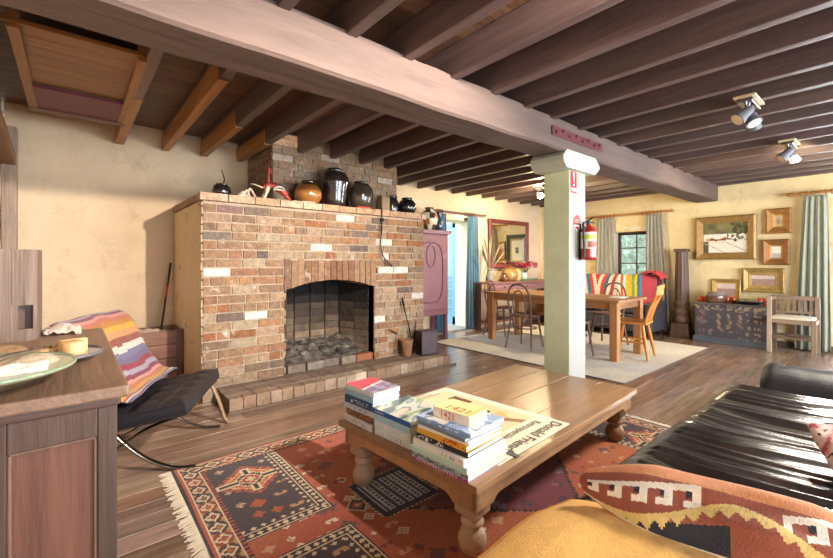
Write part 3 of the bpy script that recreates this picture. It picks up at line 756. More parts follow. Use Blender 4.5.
# mortised old post and small dark block
mb = MB(T3(-.30, 2.45, CZ)); WB = lin('#6d5a4e')
mb.prism([(-.05, -.07), (.185, -.07), (.195, .07), (.03, .09), (-.06, .03)], 0, .05, 'z', WB)
mb.prism([(-.05, -.07), (.125, -.07), (.125, .07), (-.06, .03)], .05, .15, 'z', WB); mb.prism([(.172, -.07), (.185, -.07), (.195, .07), (.172, .08)], .05, .15, 'z', WB)
mb.prism([(.12, -.03), (.175, -.03), (.175, .075), (.12, .08)], .05, .15, 'z', lin('#5a463c'))
mb.prism([(-.05, -.07), (.185, -.07), (.195, .07), (.03, .09), (-.06, .03)], .15, .385, 'z', WB)
for k in range(6): mb.box(-.04+.037*k, -.034+.037*k+.008*(k%2), -.073, -.07, .155, .385, lin('#6a594e'))
tag(mb.build('timber_post_end', 'woodz'), 'weathered grey timber post end with square mortise hole on the cabinet', 'timber post')
t = thing('wooden_mould', 'small dark reddish timber block at the left end of the cabinet top', 'wooden block', (-.40, 2.10, CZ))
MB().box(0, .17, 0, .15, 0, .165, lin('#6b4a3a')).build('body', 'woodz', t, bevel=.006)
MB().box(-.005, .175, -.006, .156, .165, .20, lin('#8a6b55')).build('cap', 'woodx', t, bevel=.008)
# dark plate with carved wooden pieces
def plate(name, label, loc, r, col, rimc, h=.035, m='gloss', group=None):
    t = thing(name, label, 'plate', loc, group=group)
    MB().lathe([(.45*r, 0), (.55*r, .004), (.9*r, h*.8), (r, h), (r*.99, h+.006), (.88*r, h*.8+.007), (.55*r, .012), (0, .01)], (0, 0, 0), 40, col).build('bowl', m, t)
    MB().lathe([(r*.975, h-.002), (r*1.004, h+.001), (r*1.0, h+.009), (r*.965, h+.004)], (0, 0, 0), 40, rimc).build('rim', m, t)
    return t
plate('dark_plate', 'blue-grey plate holding carved wooden pieces on the cabinet', (-.045, 1.815, CZ), .13, lin('#4b4a50'), lin('#5d5c62'), .022)
t = thing('carved_block', 'round-ended pale carved wooden block on the grey plate', 'wooden carving', (.0, 1.78, CZ+.014), .5)
mb = MB().lathe([(.033, 0), (.035, .004), (.034, .05), (.03, .054), (0, .054)], (0, 0, 0), 18, lin('#c29a6a'))
mb.build('body', 'woodz', t)
MB().box(-.02, .06, .02, .05, .0, .056, lin('#cfa878')).build('wing', 'wood', t, bevel=.006)
t = thing('notched_comb', 'pale flat wooden piece with round notches on the grey plate', 'wooden carving', (-.075, 1.83, CZ+.018), .62)
mb = MB(); pl = []
for k in range(40):
    u = k/39; pl.append((-.085+.17*u, .028+(-.016 if (u*5) % 1 > .62 else .0)))
pl += [(.085, -.03), (-.085, -.025)]
mb.prism(pl, 0, .026, 'z', lin('#c9a06c')); mb.build('body', 'wood', t, bevel=.003)
for k in range(4): MB().lathe([(0, 0), (.011, 0), (.011, .006), (0, .007)], (-.06+.04*k, .008, .026), 10, lin('#6b4a2e')).build('peg', 'wood', t)
# platter with shell, cloth and stones
plate('green_rim_platter', 'large cream platter with green rim at the left end of the cabinet', (-.205, 1.55, CZ), .215, lin('#7d7660'), lin('#86977a'), .045)
def sheet(name, label, cat, fn, nu, nv, col, m, solid=.006): return tag(MB().grid(fn, nu, nv, col).build(name, m, solid=solid), label, cat)
sheet('white_cloth', 'folded white cloth lying on the green rimmed platter', 'cloth', lambda u, v: (-.25+.20*u, 1.40+.075*v+.04*u, CZ+.045+.018*math.sin(PI*v)+.006*nz(u*7, v*5)), 24, 12, lin('#dcd3c8'), 'cloth', .012)
def dome(name, label, loc, rx, ry, h, col, m='stone', rz=0.):
    mb = MB(T3(*loc)@RZ(rz)).lathe([(.9, 0), (1, .12), (.96, .4), (.75, .75), (.4, .95), (0, 1)], (0, 0, 0), 28, col, fl=lambda a, z: .05*math.sin(3*a+1)+.03*math.sin(5*a))
    M_ = T3(*loc)@RZ(rz); Mi = M_.inverted()
    mb.v = [tuple(M_@Vector(((Mi@Vector(p)).x*rx, (Mi@Vector(p)).y*ry, (Mi@Vector(p)).z*h))) for p in mb.v]
    return tag(mb.build(name, m), label, 'stone')
dome('flat_stone', 'smooth flat beige stone on the green rimmed platter', (-.095, 1.545, CZ+.042), .07, .055, .036, lin('#b8a48c'), rz=.4)
dome('shell_dome', 'brown domed shell at the far left of the platter', (-.17, 1.82, CZ+.0), .075, .065, .07, lin('#8f7152'), rz=.2)
dome('tan_stone', 'tan pebble lying behind the white cloth', (-.22, 1.58, CZ+.02), .05, .04, .03, lin('#b98f5a'))
tag(MB().tube([(-.15, 1.50, CZ+.084), (-.10, 1.535, CZ+.088), (-.055, 1.575, CZ+.086)], [.010, .012, .003], 8, lin('#5a4a44'), flat=.25).build('feather_quill', 'wood'), 'dark grey feather resting on the flat beige stone', 'feather')
tag(MB().lathe([(.03, 0), (.07, .004), (.095, .014), (.09, .018), (0, .012)], (-.40, 1.44+.0, CZ), 24, lin('#c9c2b0')).build('saucer', 'gloss'), 'pale saucer under the edge of the big platter', 'saucer')
# crumpled paper behind the post
sheet('brown_paper', 'crumpled pale cloth bundle on the cabinet beside the timber post', 'cloth', lambda u, v: (-.10+.13*u, 2.46+.13*v, CZ+.012+.03*math.sin(PI*u)*math.sin(PI*v)+.02*nz(u*6, v*6, 4)), 16, 14, lin('#b3a294'), 'cloth', .008)

# ------------------------------------------------------------------ patterned rug
RX0, RX1, RY0, RY1 = .465, 3.58, .78, 2.93
rt = thing('persian_rug', 'large red and navy tribal rug under the coffee table', 'rug', (0, 0, 0))
NV, RD, MR, OR, CRM, BKR = lin('#42333a'), lin('#a9503c'), lin('#7c3a44'), lin('#b5683f'), lin('#d2bd9c'), lin('#33262a')
BLU = lin('#3b3c56')
def zig(a, p): return abs((a/p) % 1-.5)*2
def motif(x, y, s, seed):
    """little stepped tribal figure, -1..1 box"""
    x = round(x/s*6)/6; y = round(y/s*6)/6
    a, b = abs(x), abs(y)
    if a+b > 1.05: return 0
    if seed % 3 == 0: return 1 if (.35 < a+b < .75 or a+b < .18) else 0
    if seed % 3 == 1: return 1 if (a < .2 or b < .2 or (abs(a-b) < .2 and a < .7)) else 0
    return 1 if (b < .35 and (a > .3 or y > 0)) or (a > .5 and b < .6) else 0
def rugc(X, Y):
    x = X-RX0; y = RY1-Y; Lx = RX1-RX0; Ly = RY1-RY0
    ex = min(x, Lx-x); ey = min(y, Ly-y)
    e = min(ex, ey); along = Y if ex < ey else X
    rn = random.random()
    if e < .012: return BKR
    if e < .028: return RD
    if e < .036: return CRM
    if e < .125:                                  # main border
        q = (e-.080)/.044; p = .105; a = (along % p)/p*2-1
        k = int(along//p)
        ds = abs(round(q*5)/5)+abs(round(a*5)/5)
        base = (lin('#4a2c28'), lin('#8f3c2a'), lin('#3d3238'))[k % 3]
        if ds < .35: return RD if k % 2 else OR
        if .55 < ds < .85: return CRM
        if ds > 1.45: return lin('#b98a5a')
        return base
    if e < .133: return CRM
    if e < .152: return RD if zig(along, .03) > .5 else BKR
    if e < .158: return BKR
    # inner panels: near each corner
    xx = x if x < Lx/2 else Lx-x; yy = y if y < Ly/2 else Ly-y
    PX, PY = .60, .985                              # panel outer corner
    field = None
    px, py = PX-xx, PY-yy
    if px > 0 and py > 0:
        m = min(px, py); al = Y if px < py else X
        if m < .010: return BKR
        if m < .058:
            g = zig(al, .042); return CRM if abs((m-.034)/.024)+abs(g*1.0-.0) < .75 or m < .018 else BKR
        if m < .066: return CRM
        if m < .10: return CRM if (abs((m-.084)/.014)+zig(al, .05)*1.6) < .95 else NV
        # cross medallion centred in the panel
        cx, cy = .345, .42
        u, v = abs(xx-cx), abs(yy-cy); u = (int(u/.0135)+.5)*.0135; v = (int(v/.0135)+.5)*.0135
        if v < .010 and .07 < u < .18: return BKR
        if v < .024 and .07 < u < .195: return CRM
        if u < .010 and .07 < v < .14: return BKR
        if u < .024 and .07 < v < .155: return CRM
        dd = u*.92+v
        if dd < .03: return CRM
        if dd < .055: return RD
        if dd < .07: return CRM
        if dd < .095: return lin('#3d2a28')
        if dd < .112: return CRM
        if dd < .140: return OR
        if dd < .155: return lin('#d8a070')
        if dd < .195 and zig(u-v, .054) > .42: return RD
        # scattered figures
        for i, (fx, fy, s_) in enumerate(((.22, .22, .035), (.30, .70, .045), (.43, .68, .04), (.22, .66, .035), (.27, .80, .035), (.46, .84, .04), (.47, .24, .03), (.36, .82, .035), (.48, .56, .03), (.2, .5, .028))):
            if abs(xx-fx) < s_ and abs(yy-fy) < s_ and motif(xx-fx, yy-fy, s_, i): return (lin('#c9a98a'), lin('#a8502f'), lin('#b58a62'))[i % 3]
        return NV
    # centre field: orange red with maroon stepped medallion
    cx, cy = Lx/2, Ly/2
    u, v = abs(x-cx), abs(y-cy)
    u = round(u/.02)*.02; v2 = round(v/.02)*.02
    md = u/.86+v2/.80
    # woven blue grid panels with hooked corner
    for sx in (-1, 1):
        for sy in (-1, 1):
            bx, by = x-(cx+sx*.62), y-(cy+sy*.02)
            if sy == 1: continue
            p = bx*sx; q = by
            w, h = abs(p), abs(q)
            if w < .20 and h < .20 and w+h < .36:
                if w > .185 or h > .185: return CRM if zig(p+q, .03) > .4 else BLU
                if w > .15 or h > .15: return lin('#2f2c44')
                return lin('#bcbcc8') if (zig(p, .030) > .66 or (zig(q, .030) > .6 and int(p/.03+50) % 2)) else BLU
            tl = abs(p-.235)+abs(q)
            if sx == -1 and tl < .075:
                if tl > .060: return CRM
                if tl > .040: return lin('#2f2c44')
                return lin('#a5584c') if tl > .018 else CRM
    ci, cj = math.floor(X/.105), math.floor(Y/.105)
    hh = noise.cell(Vector((ci*1.7, cj*2.3, 4.)))
    if hh > .0:
        fx, fy = (X/.105-ci-.5)*.105, (Y/.105-cj-.5)*.105
        s_ = .022+.016*abs(noise.cell(Vector((cj*1.1, ci*3.1, 9.))))
        if abs(fx) < s_ and abs(fy) < s_ and motif(fx, fy, s_, int(hh*97)):
            pal = (BLU, lin('#9c6a5c'), lin('#5a3a40'), lin('#8f8288')) if md < 1 else (lin('#d8cbb4'), lin('#6d4a44'), lin('#c99a7a'), lin('#7a3a34'))
            return pal[int(hh*53) % 4]
    if md < 1.0:
        if md > .965: return BKR
        for i, (fx, fy, s_) in enumerate(((.62, .30, .045), (.48, .40, .04), (.30, .48, .045), (.15, .55, .045), (.66, .12, .04), (.12, .36, .05), (.30, .28, .045), (.46, .50, .035))):
            if abs(u-fx) < s_ and abs(v-fy) < s_ and motif(u-fx, v-fy, s_, i): return (BLU, lin('#b56a52'), lin('#8f8288'))[i % 3]
        if max(u/.22, v/.30) < 1: return lin('#6b2430') if zig(x+y, .06) > .5 else BLU
        return MR
    for i, (fx, fy, s_) in enumerate(((.86, .10, .05), (.98, .10, .05), (1.1, .10, .045), (.8, .30, .05), (.78, .52, .045), (.70, .70, .05), (.50, .72, .05), (.32, .84, .045), (.88, .42, .04), (1.22, .10, .045), (.1, .86, .04))):
        if abs(u-fx) < s_ and abs(v-fy) < s_ and motif(abs(x-cx)-fx, abs(y-cy)-fy, s_, i): return (lin('#d8cbb4'), lin('#6d4a44'), lin('#c99a7a'))[i % 3]
    return mix(RD, OR, max(0, min(1, .45+.9*nz(X*1.6, Y*1.8))))
nx, ny = 400, 268
mb = MB()
mb.grid(lambda u, v: (RX0+(RX1-RX0)*u+.012*nz(v*3, 1)*(1-u), RY0+(RY1-RY0)*v+.010*nz(u*4, 5), .011+.002*nz(u*14, v*10)), nx, ny, lambda u, v: rugc(RX0+(RX1-RX0)*u, RY0+(RY1-RY0)*v))
ro = mb.build('pile', 'rug', rt)
mb = MB()
mb.box(RX0+.01, RX1-.01, RY0+.01, RY1-.01, .001, .007, lin('#7a5a48')); mb.build('backing', 'rug', rt)
for X, sg in ((RX0, -1), (RX1, 1)):
    mb = MB(); y = RY0+.01
    while y < RY1-.01:
        l = random.uniform(.045, .07); dy = random.uniform(-.02, .02)
        mb.tube([(X, y, .009), (X+sg*l*.5, y+dy*.4, .007), (X+sg*l, y+dy, .004)], [.004, .0045, .003], 5, vary(lin('#d9cbb4'), .08)); y += .009
    o = mb.build('fringe', 'cloth', rt); o['kind'] = 'stuff'; o['label'] = 'cream fringe'

# ------------------------------------------------------------------ coffee table
TA = math.radians(4.0); TZ = .38; TL, TW = 1.90, 1.02
TORG = (1.267, 1.125)
TM = Matrix.Translation((TORG[0], TORG[1], 0))@RZ(TA)
t = thing('coffee_table', 'long low timber coffee table with turned legs on the red rug', 'table', (TORG[0], TORG[1], 0), TA)
mb = MB(); pw = TW/4
for k in range(4):
    mb.box(.0, TL, pw*k+.0015, pw*(k+1)-.0015, TZ-.035, TZ, vary(lin('#94704f'), .07))
mb.build('top', 'tabletop', t, bevel=.004)
AP = lin('#b08660')
mb = MB()
def apron(p0, p1, nmw):
    (xa, ya), (xb, yb) = p0, p1; L_ = math.hypot(xb-xa, yb-ya); an = math.atan2(yb-ya, xb-xa); n = 14
    lo = TZ-.105
    poly = [(0, TZ-.036), (0, lo-.03), (.13, lo-.03)]+[(.13+.05*k/4, lo-.03+.03*math.sin(PI/2*k/4)) for k in range(1, 5)]
    poly += [(L_-.18+.05*k/4, lo-.03*(1-math.cos(PI/2*k/4))) for k in range(0, 5)]+[(L_-.13, lo-.03), (L_, lo-.03), (L_, TZ-.036)]
    return MB().prism(poly, 0, .028, 'y', AP, Mx=T3(xa, ya, 0)@RZ(an)).build(nmw, 'wood', t, bevel=.003)
apron((.03, .03), (TL-.03, .03), 'apron'); apron((TL-.03, .03), (TL-.03, TW-.03), 'apron'); apron((TL-.03, TW-.03), (.03, TW-.03), 'apron'); apron((.03, TW-.03), (.03, .03), 'apron')
for k, (x, y) in enumerate(((.115, .115), (.105, TW-.11), (TL-.12, .115), (TL-.12, TW-.11))):
    mb = MB(); c = vary(lin('#b59a80') if k < 2 else lin('#8a6a4c'), .05)
    mb.box(x-.058, x+.058, y-.058, y+.058, TZ-.19, TZ-.036, c)
    mb.lathe([(.045, 0), (.055, .012), (.064, .045), (.064, .065), (.052, .095), (.036, .108), (.034, .116), (.05, .124), (.054, .136), (.046, .150), (.038, .158), (.046, .168), (.056, .178), (.056, .192)], (x, y, .013), 26, c)
    mb.build('leg', 'wood', t, bevel=.004)

# ------------------------------------------------------------------ sheet poster and books on the table
def on_table(x, y, z=0.): return tuple(TM@Vector((x, y, TZ+z)))
t = thing('exhibition_poster', 'large cream exhibition poster with a brown hat picture lying on the coffee table', 'poster', on_table(.215, .49, .001), TA)
PWX, PWY = .70, .95
GR = lin('#e9dcc2')
def postc(u, v):
    x, y = u*PWX, v*PWY     # x from books side to far end, y from near edge
    if u < .015 or u > .985 or v < .01 or v > .99: return lin('#f0e8d8')
    c = GR
    if .20 < y < .90 and .04 < x < .64: c = lin('#dcc59c')
    e = ((x-.42)/.17)**2+((y-.42)/.145)**2
    if e < 1: c = lin('#d8a868') if y < .40 else lin('#e2bd86')
    e2 = ((x-.43)/.12)**2+((y-.50)/.13)**2
    if e2 < 1: c = lin('#efd9b4')
    if e2 < 1 and .42 < y < .455: c = lin('#4a3424')
    if abs((x-.50)+(y-.28)*.6) < .03 and .2 < y < .31: c = lin('#8a5a34')
    if .52 < x < .60 and .62 < y < .78: c = lin('#6d4c38')
    if .20 < x < .33 and .5 < y < .9: c = lin('#c9a878')
    if ((x-.20)**2+(y-.155)**2) < .022**2: c = lin('#9a6a2e')
    return c
mb = MB(); mb.grid(lambda u, v: (u*PWX, v*PWY-.42-.03, .0008+.0025*max(0, nz(u*2, v*2))), 120, 160, postc, True)
mb.build('sheet', 'paper', t)
text('Donald Friend', .088, 'lettering', 'plain', t, (.665, -.365, .0042), (0, 0, PI), lin('#4a4644'), .0003)
text('Retrospective', .066, 'lettering', 'plain', t, (.60, -.285, .0042), (0, 0, PI), lin('#5a544e'), .0003)
for k in range(3):
    MB().box(.28, .56-.05*k, .43+.026*k, .437+.026*k, .003, .0036, lin('#6a625a')).build('small_print', 'plain', t)

BOOKI = [0]
def book(label, x, y, z, lx, ly, th, rz, spine, cover, group, coverf=None, spinef=None, hard=True, pages=None):
    """a book lying flat: spine on the -x side, lx wide, ly tall along y, in table coordinates"""
    loc = on_table(x, y, z); t = thing('book', label, 'book', loc, TA+rz, group)
    e = .0025 if hard else 0.; ct = .0028 if hard else .0012
    MB().box(-lx/2+.004, lx/2-e-.001, -ly/2+e+.001, ly/2-e-.001, ct, th-ct, pages or vary(lin('#cfc6b4'), .05)).build('pages', 'paper', t)
    mb = MB()
    mb.box(-lx/2, lx/2, -ly/2, ly/2, 0, ct, cover)
    if coverf: mb.grid(lambda u, v: (-lx/2+u*lx, -ly/2+v*ly, th), 26, 34, coverf, False)
    mb.box(-lx/2, lx/2, -ly/2, ly/2, th-ct, th-.0002, cover)
    mb.build('cover', 'cover', t)
    mb = MB()
    n = 60
    def sc(u, v):
        return spinef(u, v) if spinef else spine
    mb.grid(lambda u, v: (-lx/2-.0012-.0012*math.sin(PI*v), ly/2-u*ly, v*th), n, 8, sc, False)
    mb.add([(-lx/2, ly/2, 0), (-lx/2, ly/2, th), (-lx/2, -ly/2, 0), (-lx/2, -ly/2, th)], [(0, 1, 3, 2)], spine)
    mb.build('spine', 'cover', t)
    return t
def letters(bg, ink, a=.12, b=.8, lo=.3, hi=.7, seed=0):
    def f(u, v):
        if a < u < b and lo < v < hi and noise.cell(Vector((u*42+seed*7.1, v*3.2, seed))) > .45: return ink
        return bg
    return f
def blotch(*cols, sc=4, seed=0):
    def f(u, v):
        k = nz(u*sc+seed, v*sc*1.3, seed)*1.6+.5; k = max(0, min(.999, k))*len(cols); return cols[min(len(cols)-1, int(k))]
    return f
g1, g2, g3 = 'left pile of books on the coffee table', 'middle pile of books on the coffee table', 'right pile of books on the coffee table'
W_ = lin('#ece8e2')
# left pile, at the back left corner of the table
x, y, z = .135, .865, .0
L1 = [("white spined book at the bottom of the left pile", .20, .265, .036, lin('#d9d6da'), letters(lin('#d9d6da'), lin('#7a7f94'), seed=1)),
      ("book with brown and orange picture spine, second from bottom of the left pile", .185, .255, .040, lin('#4a3a34'), blotch(lin('#3a302c'), lin('#b5773a'), lin('#6a5a52'), sc=7, seed=2)),
      ("pale grey-blue book with light spine in the middle of the left pile", .205, .27, .032, lin('#c8d2de'), letters(lin('#c8d2de'), lin('#8a98b0'), seed=3)),
      ("navy blue spined thick book, third from top of the left pile", .195, .258, .044, lin('#33517c'), letters(lin('#33517c'), lin('#d5dce8'), .1, .85, .3, .7, seed=4)),
      ("sky blue spined book second from top of the left pile", .195, .262, .034, lin('#9cc4e0'), letters(lin('#9cc4e0'), lin('#c8dcec'), seed=5))]
for lb, lx, ly, th, sp, sf in L1:
    book(lb, x+random.uniform(-.006, .006), y+random.uniform(-.006, .006), z, lx, ly, th, random.uniform(-.05, .05), sp, sp, g1, spinef=sf); z += th
def redcover(u, v):
    if v > .52+.25*(u-.5): return lin('#c4475a')
    if v > .47+.25*(u-.5): return lin('#e8d8d4')
    return blotch(lin('#5a6a8a'), lin('#a85a5a'), lin('#8a8aa0'), sc=5, seed=9)(u, v)
book('red and blue covered paperback on top of the left pile', x, y, z, .195, .262, .024, .01, lin('#dfe4ea'), lin('#c25a66'), g1, coverf=redcover, hard=False)
# middle pile
x, y, z = .160, .575, .0
L2 = [('white book with pale blue lettered spine at the bottom of the middle pile', .25, .275, .040, lin('#dfe8f0'), letters(lin('#dfe8f0'), lin('#a9b6cc'), .25, .9, seed=11)),
      ('white and pale blue patterned book, second from bottom of the middle pile', .255, .28, .038, lin('#cfe2f0'), letters(lin('#cfe2f0'), lin('#f2efe8'), .2, .95, .1, .9, seed=12)),
      ('light blue spined book below the landscape cover of the middle pile', .26, .285, .034, lin('#a9d2ea'), None)]
for lb, lx, ly, th, sp, sf in L2:
    book(lb, x, y+random.uniform(-.004, .004), z, lx, ly, th, random.uniform(-.02, .02), sp, sp, g2, spinef=sf); z += th
land = lambda u, v: blotch(lin('#4a5a62'), lin('#8a9a7a'), lin('#b9c0b4'), lin('#7a8a98'), lin('#c9b7a8'), sc=3.2, seed=21)(u*.6+v*.5, v-u*.4)
book('large book with green-grey landscape cover and royal blue spine on the middle pile', x+.01, y+.01, z, .28, .31, .026, .0, lin('#2a62ae'), lin('#3a6aa8'), g2, coverf=land,
     spinef=lambda u, v: lin('#eef2f6') if .12 < u < .34 and .35 < v < .65 and int(u*70) % 3 else lin('#2a62ae'))
# right pile, at the near corner
x, y, z = .145, .215, .0
pat = lambda u, v: (lin('#b03a98') if v < .3 else blotch(lin('#8a9aa8'), lin('#4a5a62'), lin('#b0b8b4'), sc=9, seed=31)(u, v)) if not (v < .3 and .1 < u < .85 and int(u*60) % 3 == 0) else lin('#e6d2e4')
L3 = [('magenta and grey patterned book at the bottom of the right pile', .30, .33, .038, lin('#8d6a98'), pat, .03),
      ('pale mint green book second from bottom of the right pile', .315, .335, .026, lin('#b9d4c8'), None, .02),
      ('cream white spined book under the black patterned one in the right pile', .30, .315, .030, W_, letters(W_, lin('#9aa6a0'), .6, .95, .2, .7, seed=33), -.03),
      ('black and white patterned spine book in the middle of the right pile', .27, .30, .024, lin('#2a2a30'), letters(lin('#26262c'), lin('#e8e4dc'), .02, .55, .1, .95, seed=34), .04),
      ('yellow and red spined book in the upper right pile', .265, .30, .026, lin('#e0a83a'), lambda u, v: lin('#c84a34') if u > .55 and noise.cell(Vector((u*30, v*3, 4))) > .25 else lin('#e3ad42'), .0),
      ('white magazine above the yellow spined book of the right pile', .255, .295, .014, lin('#f0eeea'), None, .05),
      ('slim grey-blue book below the blue magazine of the right pile', .26, .29, .016, lin('#7d8a98'), None, -.02)]
for lb, lx, ly, th, sp, sf, rz in L3:
    book(lb, x, y, z, lx, ly, th, rz, sp, sp, g3, spinef=sf); z += th
seac = lambda u, v: blotch(lin('#8fa8cc'), lin('#b9c6da'), lin('#6a88b8'), lin('#d5d2cc'), sc=3.6, seed=41)(u, v)
book('blue covered magazine directly under the thick cream book', x+.01, y+.005, z, .265, .315, .020, .04, lin('#7fa4d6'), lin('#8fb0da'), g3, coverf=seac, hard=False, spinef=letters(lin('#86a8d8'), lin('#dfe8f2'), .2, .8, seed=42)); z += .020
tb = book('thick cream book with red numerals crowning the right pile', x+.005, y-.0, z, .145, .205, .046, .06, lin('#f0e6d2'), lin('#eec983'), g3,
          coverf=lambda u, v: lin('#f0cf90') if v > .12 else lin('#e6bd78'), hard=False, pages=lin('#e3c48c'))
text('1421', .075, 'lettering', 'plain', tb, (-.055, .062, .0466), (0, 0, -PI/2), lin('#b5482f'), .0002)
text('1421', .045, 'lettering', 'plain', tb, (-.0762, .062, .008), (PI/2, 0, -PI/2), lin('#c4522f'), .0002)
tag(MB(TM).box(.335, .37, .03, .12, TZ+.0008, TZ+.006, lin('#3a4250')).build('phone', 'cover', bevel=.002), 'dark slim pamphlet corner at the foot of the right pile', 'pamphlet').name = 'pamphlet'

# ------------------------------------------------------------------ black leather daybed
LB = lin('#262324'); DZT = .45
t = thing('daybed', 'black ruched leather daybed with raised headrest at right foreground', 'daybed', (0, 0, 0))
DX, DX2, DYA, DYB = 1.57, 3.72, -.25, .85
def ruche(u, v, full=True):
    x = DX+(DX2-DX)*u; y = DYB-(DYB-DYA)*v
    w = x*1.0+.16*math.sin(y*2.6+.4)+.05*nz(x*2, y*2.5, 1)
    h = .030*(1-abs(2.2*nz(w*13, y*1.1, 2)))+.012*nz(w*30, y*1.8, 5)-.022
    fx = min(1, (1-u)*11, u*11); fy = min(1, v*9, (1-v)*9)
    edge = (max(0, fx)*max(0, fy))**.42
    k = .55+.45*min(1, v*5)
    return (x, y, DZT-.105+.105*edge+h*edge*k+.02*math.sin(PI*v)*edge)
mb = MB(); mb.grid(ruche, 420, 60, LB)
mb.build('leather_mattress', 'leather', t)
mb = MB()
mb.box(DX+.0, DX2-.0, DYA, DYB, .20, DZT-.10, BK)
mb.build('mattress_side', 'leather', t, bevel=.02)
MB().box(DX+.03, DX2-.03, DYA+.03, DYB-.03, .13, .20, lin('#1f1714')).build('base_frame', 'wood', t)
for xx in (DX+.12, DX2-.15):
    for yy in (DYA+.1, DYB-.12):
        MB().lathe([(.02, 0), (.028, .02), (.03, .13)], (xx, yy, .001 if xx > 3.7 else .014), 12, lin('#2a1e18')).build('leg', 'wood', t)
# headrest roll
mb = MB()
def roll(u, v):
    y = .63-(.63+.22)*u
    a = v*2*PI
    r = .10*(1-.35*max(0, (abs(u-.5)-.44)/.06)**2)
    return (3.62+r*1.05*math.cos(a)+.05*(math.sin(a)), y, .505+r*1.12*math.sin(a)+.006*nz(u*9, v*6))
mb.grid(roll, 34, 26, BK)
for u_ in (0, 1):
    ring = [roll(u_, k/26) for k in range(26)]
    mb.add(ring, [tuple(range(26)) if u_ else tuple(reversed(range(26)))], BK)
mb.build('headrest', 'leathersoft', t)
# yellow cushion over the near end
YL = lin('#e6b056')
def ycush(u, v):
    x = .50+1.05*u; y = .80+.075*u-1.09*v
    fx = min(1, (1-u)*6, u*6); fy = min(1, v*7, (1-v)*7)
    r = (max(0, fx)*max(0, fy))**.26
    cr = max(0, (u-.75)/.25)*max(0, (.25-v)/.25)
    return (x-.06*cr, y-.06*cr+.012*nz(x*4, 3), .372+.075*r+.010*nz(x*2.5, y*2.5, 6)*r+.004*nz(x*3, y*14, 8)*r)
mb = MB(); mb.grid(ycush, 110, 90, YL)
def yside(f):
    return lambda u, v: tuple(Vector(f(u))+(Vector(f(u))-Vector((1.03, .27, f(u)[2]))).normalized()*.03*math.sin(PI*v)*(1-v)-Vector((0, 0, (f(u)[2]-.018)*v)))
for f in (lambda u: ycush(u, 0), lambda u: ycush(1, u), lambda u: ycush(1-u, 1), lambda u: ycush(0, 1-u)): mb.grid(yside(f), 70, 10, YL)
o = mb.build('body', 'cloth', None)
pp = MB().tube([tuple(Vector(ycush(k/60, 0.004))+Vector((0, .004, -.002))) for k in range(61)], .006, 7, lin('#c98f30')).build('piping', 'cloth', None)
yt = thing('yellow_cushion', 'big mustard yellow floor cushion against the near end of the black daybed', 'cushion', (0, 0, 0)); o.parent = yt; pp.parent = yt; o.name = 'cushion_body'
# kilim bolster cushion
TER, ORG = lin('#96523f'), lin('#cf8a5c')
def kil(u, v):
    b = v
    if b > .76: return ORG
    if b < .035: return lin('#e6dcc8')
    c = .10+.50*math.exp(-((u-.47)/.20)**2)-.25*max(0, u-.72)*2
    tooth = .11*(1-zig(u, .048))
    if c-.03-tooth < b < c+.05: return lin('#dcc07a')
    if b < c-.03 and u > .50 and b < .34-.9*(u-.52) : return lin('#2c2a32')
    # dark eye at the tip with a pale heart
    e = math.hypot((u-.10)*2.6, b-.52)
    if u < .2 and e < .07: return lin('#e6d8a0')
    if u < .2 and e < .17: return lin('#2e2c38')
    # white stepped hooks
    for u0, u1, b0, sl in ((.17, .36, .60, -.9), (.58, .97, .62, -.75)):
        if u0 < u < u1:
            w = (u-u0)/.085; k = w % 1; q = b-(b0+sl*(u-u0)+(.20 if u0 < .5 else .12))
            q = round(q/.03)*.03
            if abs(q) < .045: return lin('#ece2d2')
            if -.22 < q < 0 and k < .30: return lin('#ece2d2')
            if -.25 < q < -.15 and k < .62: return lin('#ece2d2')
            if -.13 < q < -.05 and .30 < k < .52: return lin('#2e2c34')
    return TER
KM = T3(1.555, .35, .50)@RZ(math.radians(-75))@RX(math.radians(44))@RZ(PI)
mb = MB()
kt = thing('kilim_cushion', 'long terracotta kilim cushion with zigzag pattern lying across the daybed', 'cushion', (0, 0, 0))
mb.pillow(.88, .235, .12, lambda u, v: kil(u, 1-v), 150, 60, 2.2, .12, .02, KM, 3., ORG)
KI = KM.inverted(); vv = []
for q in mb.v:
    q = KI@Vector(q); e = abs(q.x)/.44; q.y *= 1-.72*max(0, (e-.42)/.58)**1.5; q.z *= 1-.35*max(0, (e-.5)/.5); vv.append(tuple(KM@q))
mb.v = vv
mb.build('cover', 'cloth', kt)
# pink patterned pillow
def pink(u, v):
    k = nz(u*9, v*13, 3)+.4*nz(u*22, v*26, 5)
    if k > .30: return lin('#c4506a')
    if k < -.36: return lin('#3a3438')
    return lin('#efd6d6') if k < .08 else lin('#e0a4ae')
PM = T3(2.27, -.01, .56)@RZ(.5)@RY(-.38)
mb = MB().pillow(.42, .44, .16, pink, 60, 60, 2.4, .06, .03, PM, 8.)
pt = thing('pink_pillow', 'pink and white patterned pillow on the daybed at the right edge', 'pillow', (0, 0, 0))
mb.build('cover', 'cloth', pt)

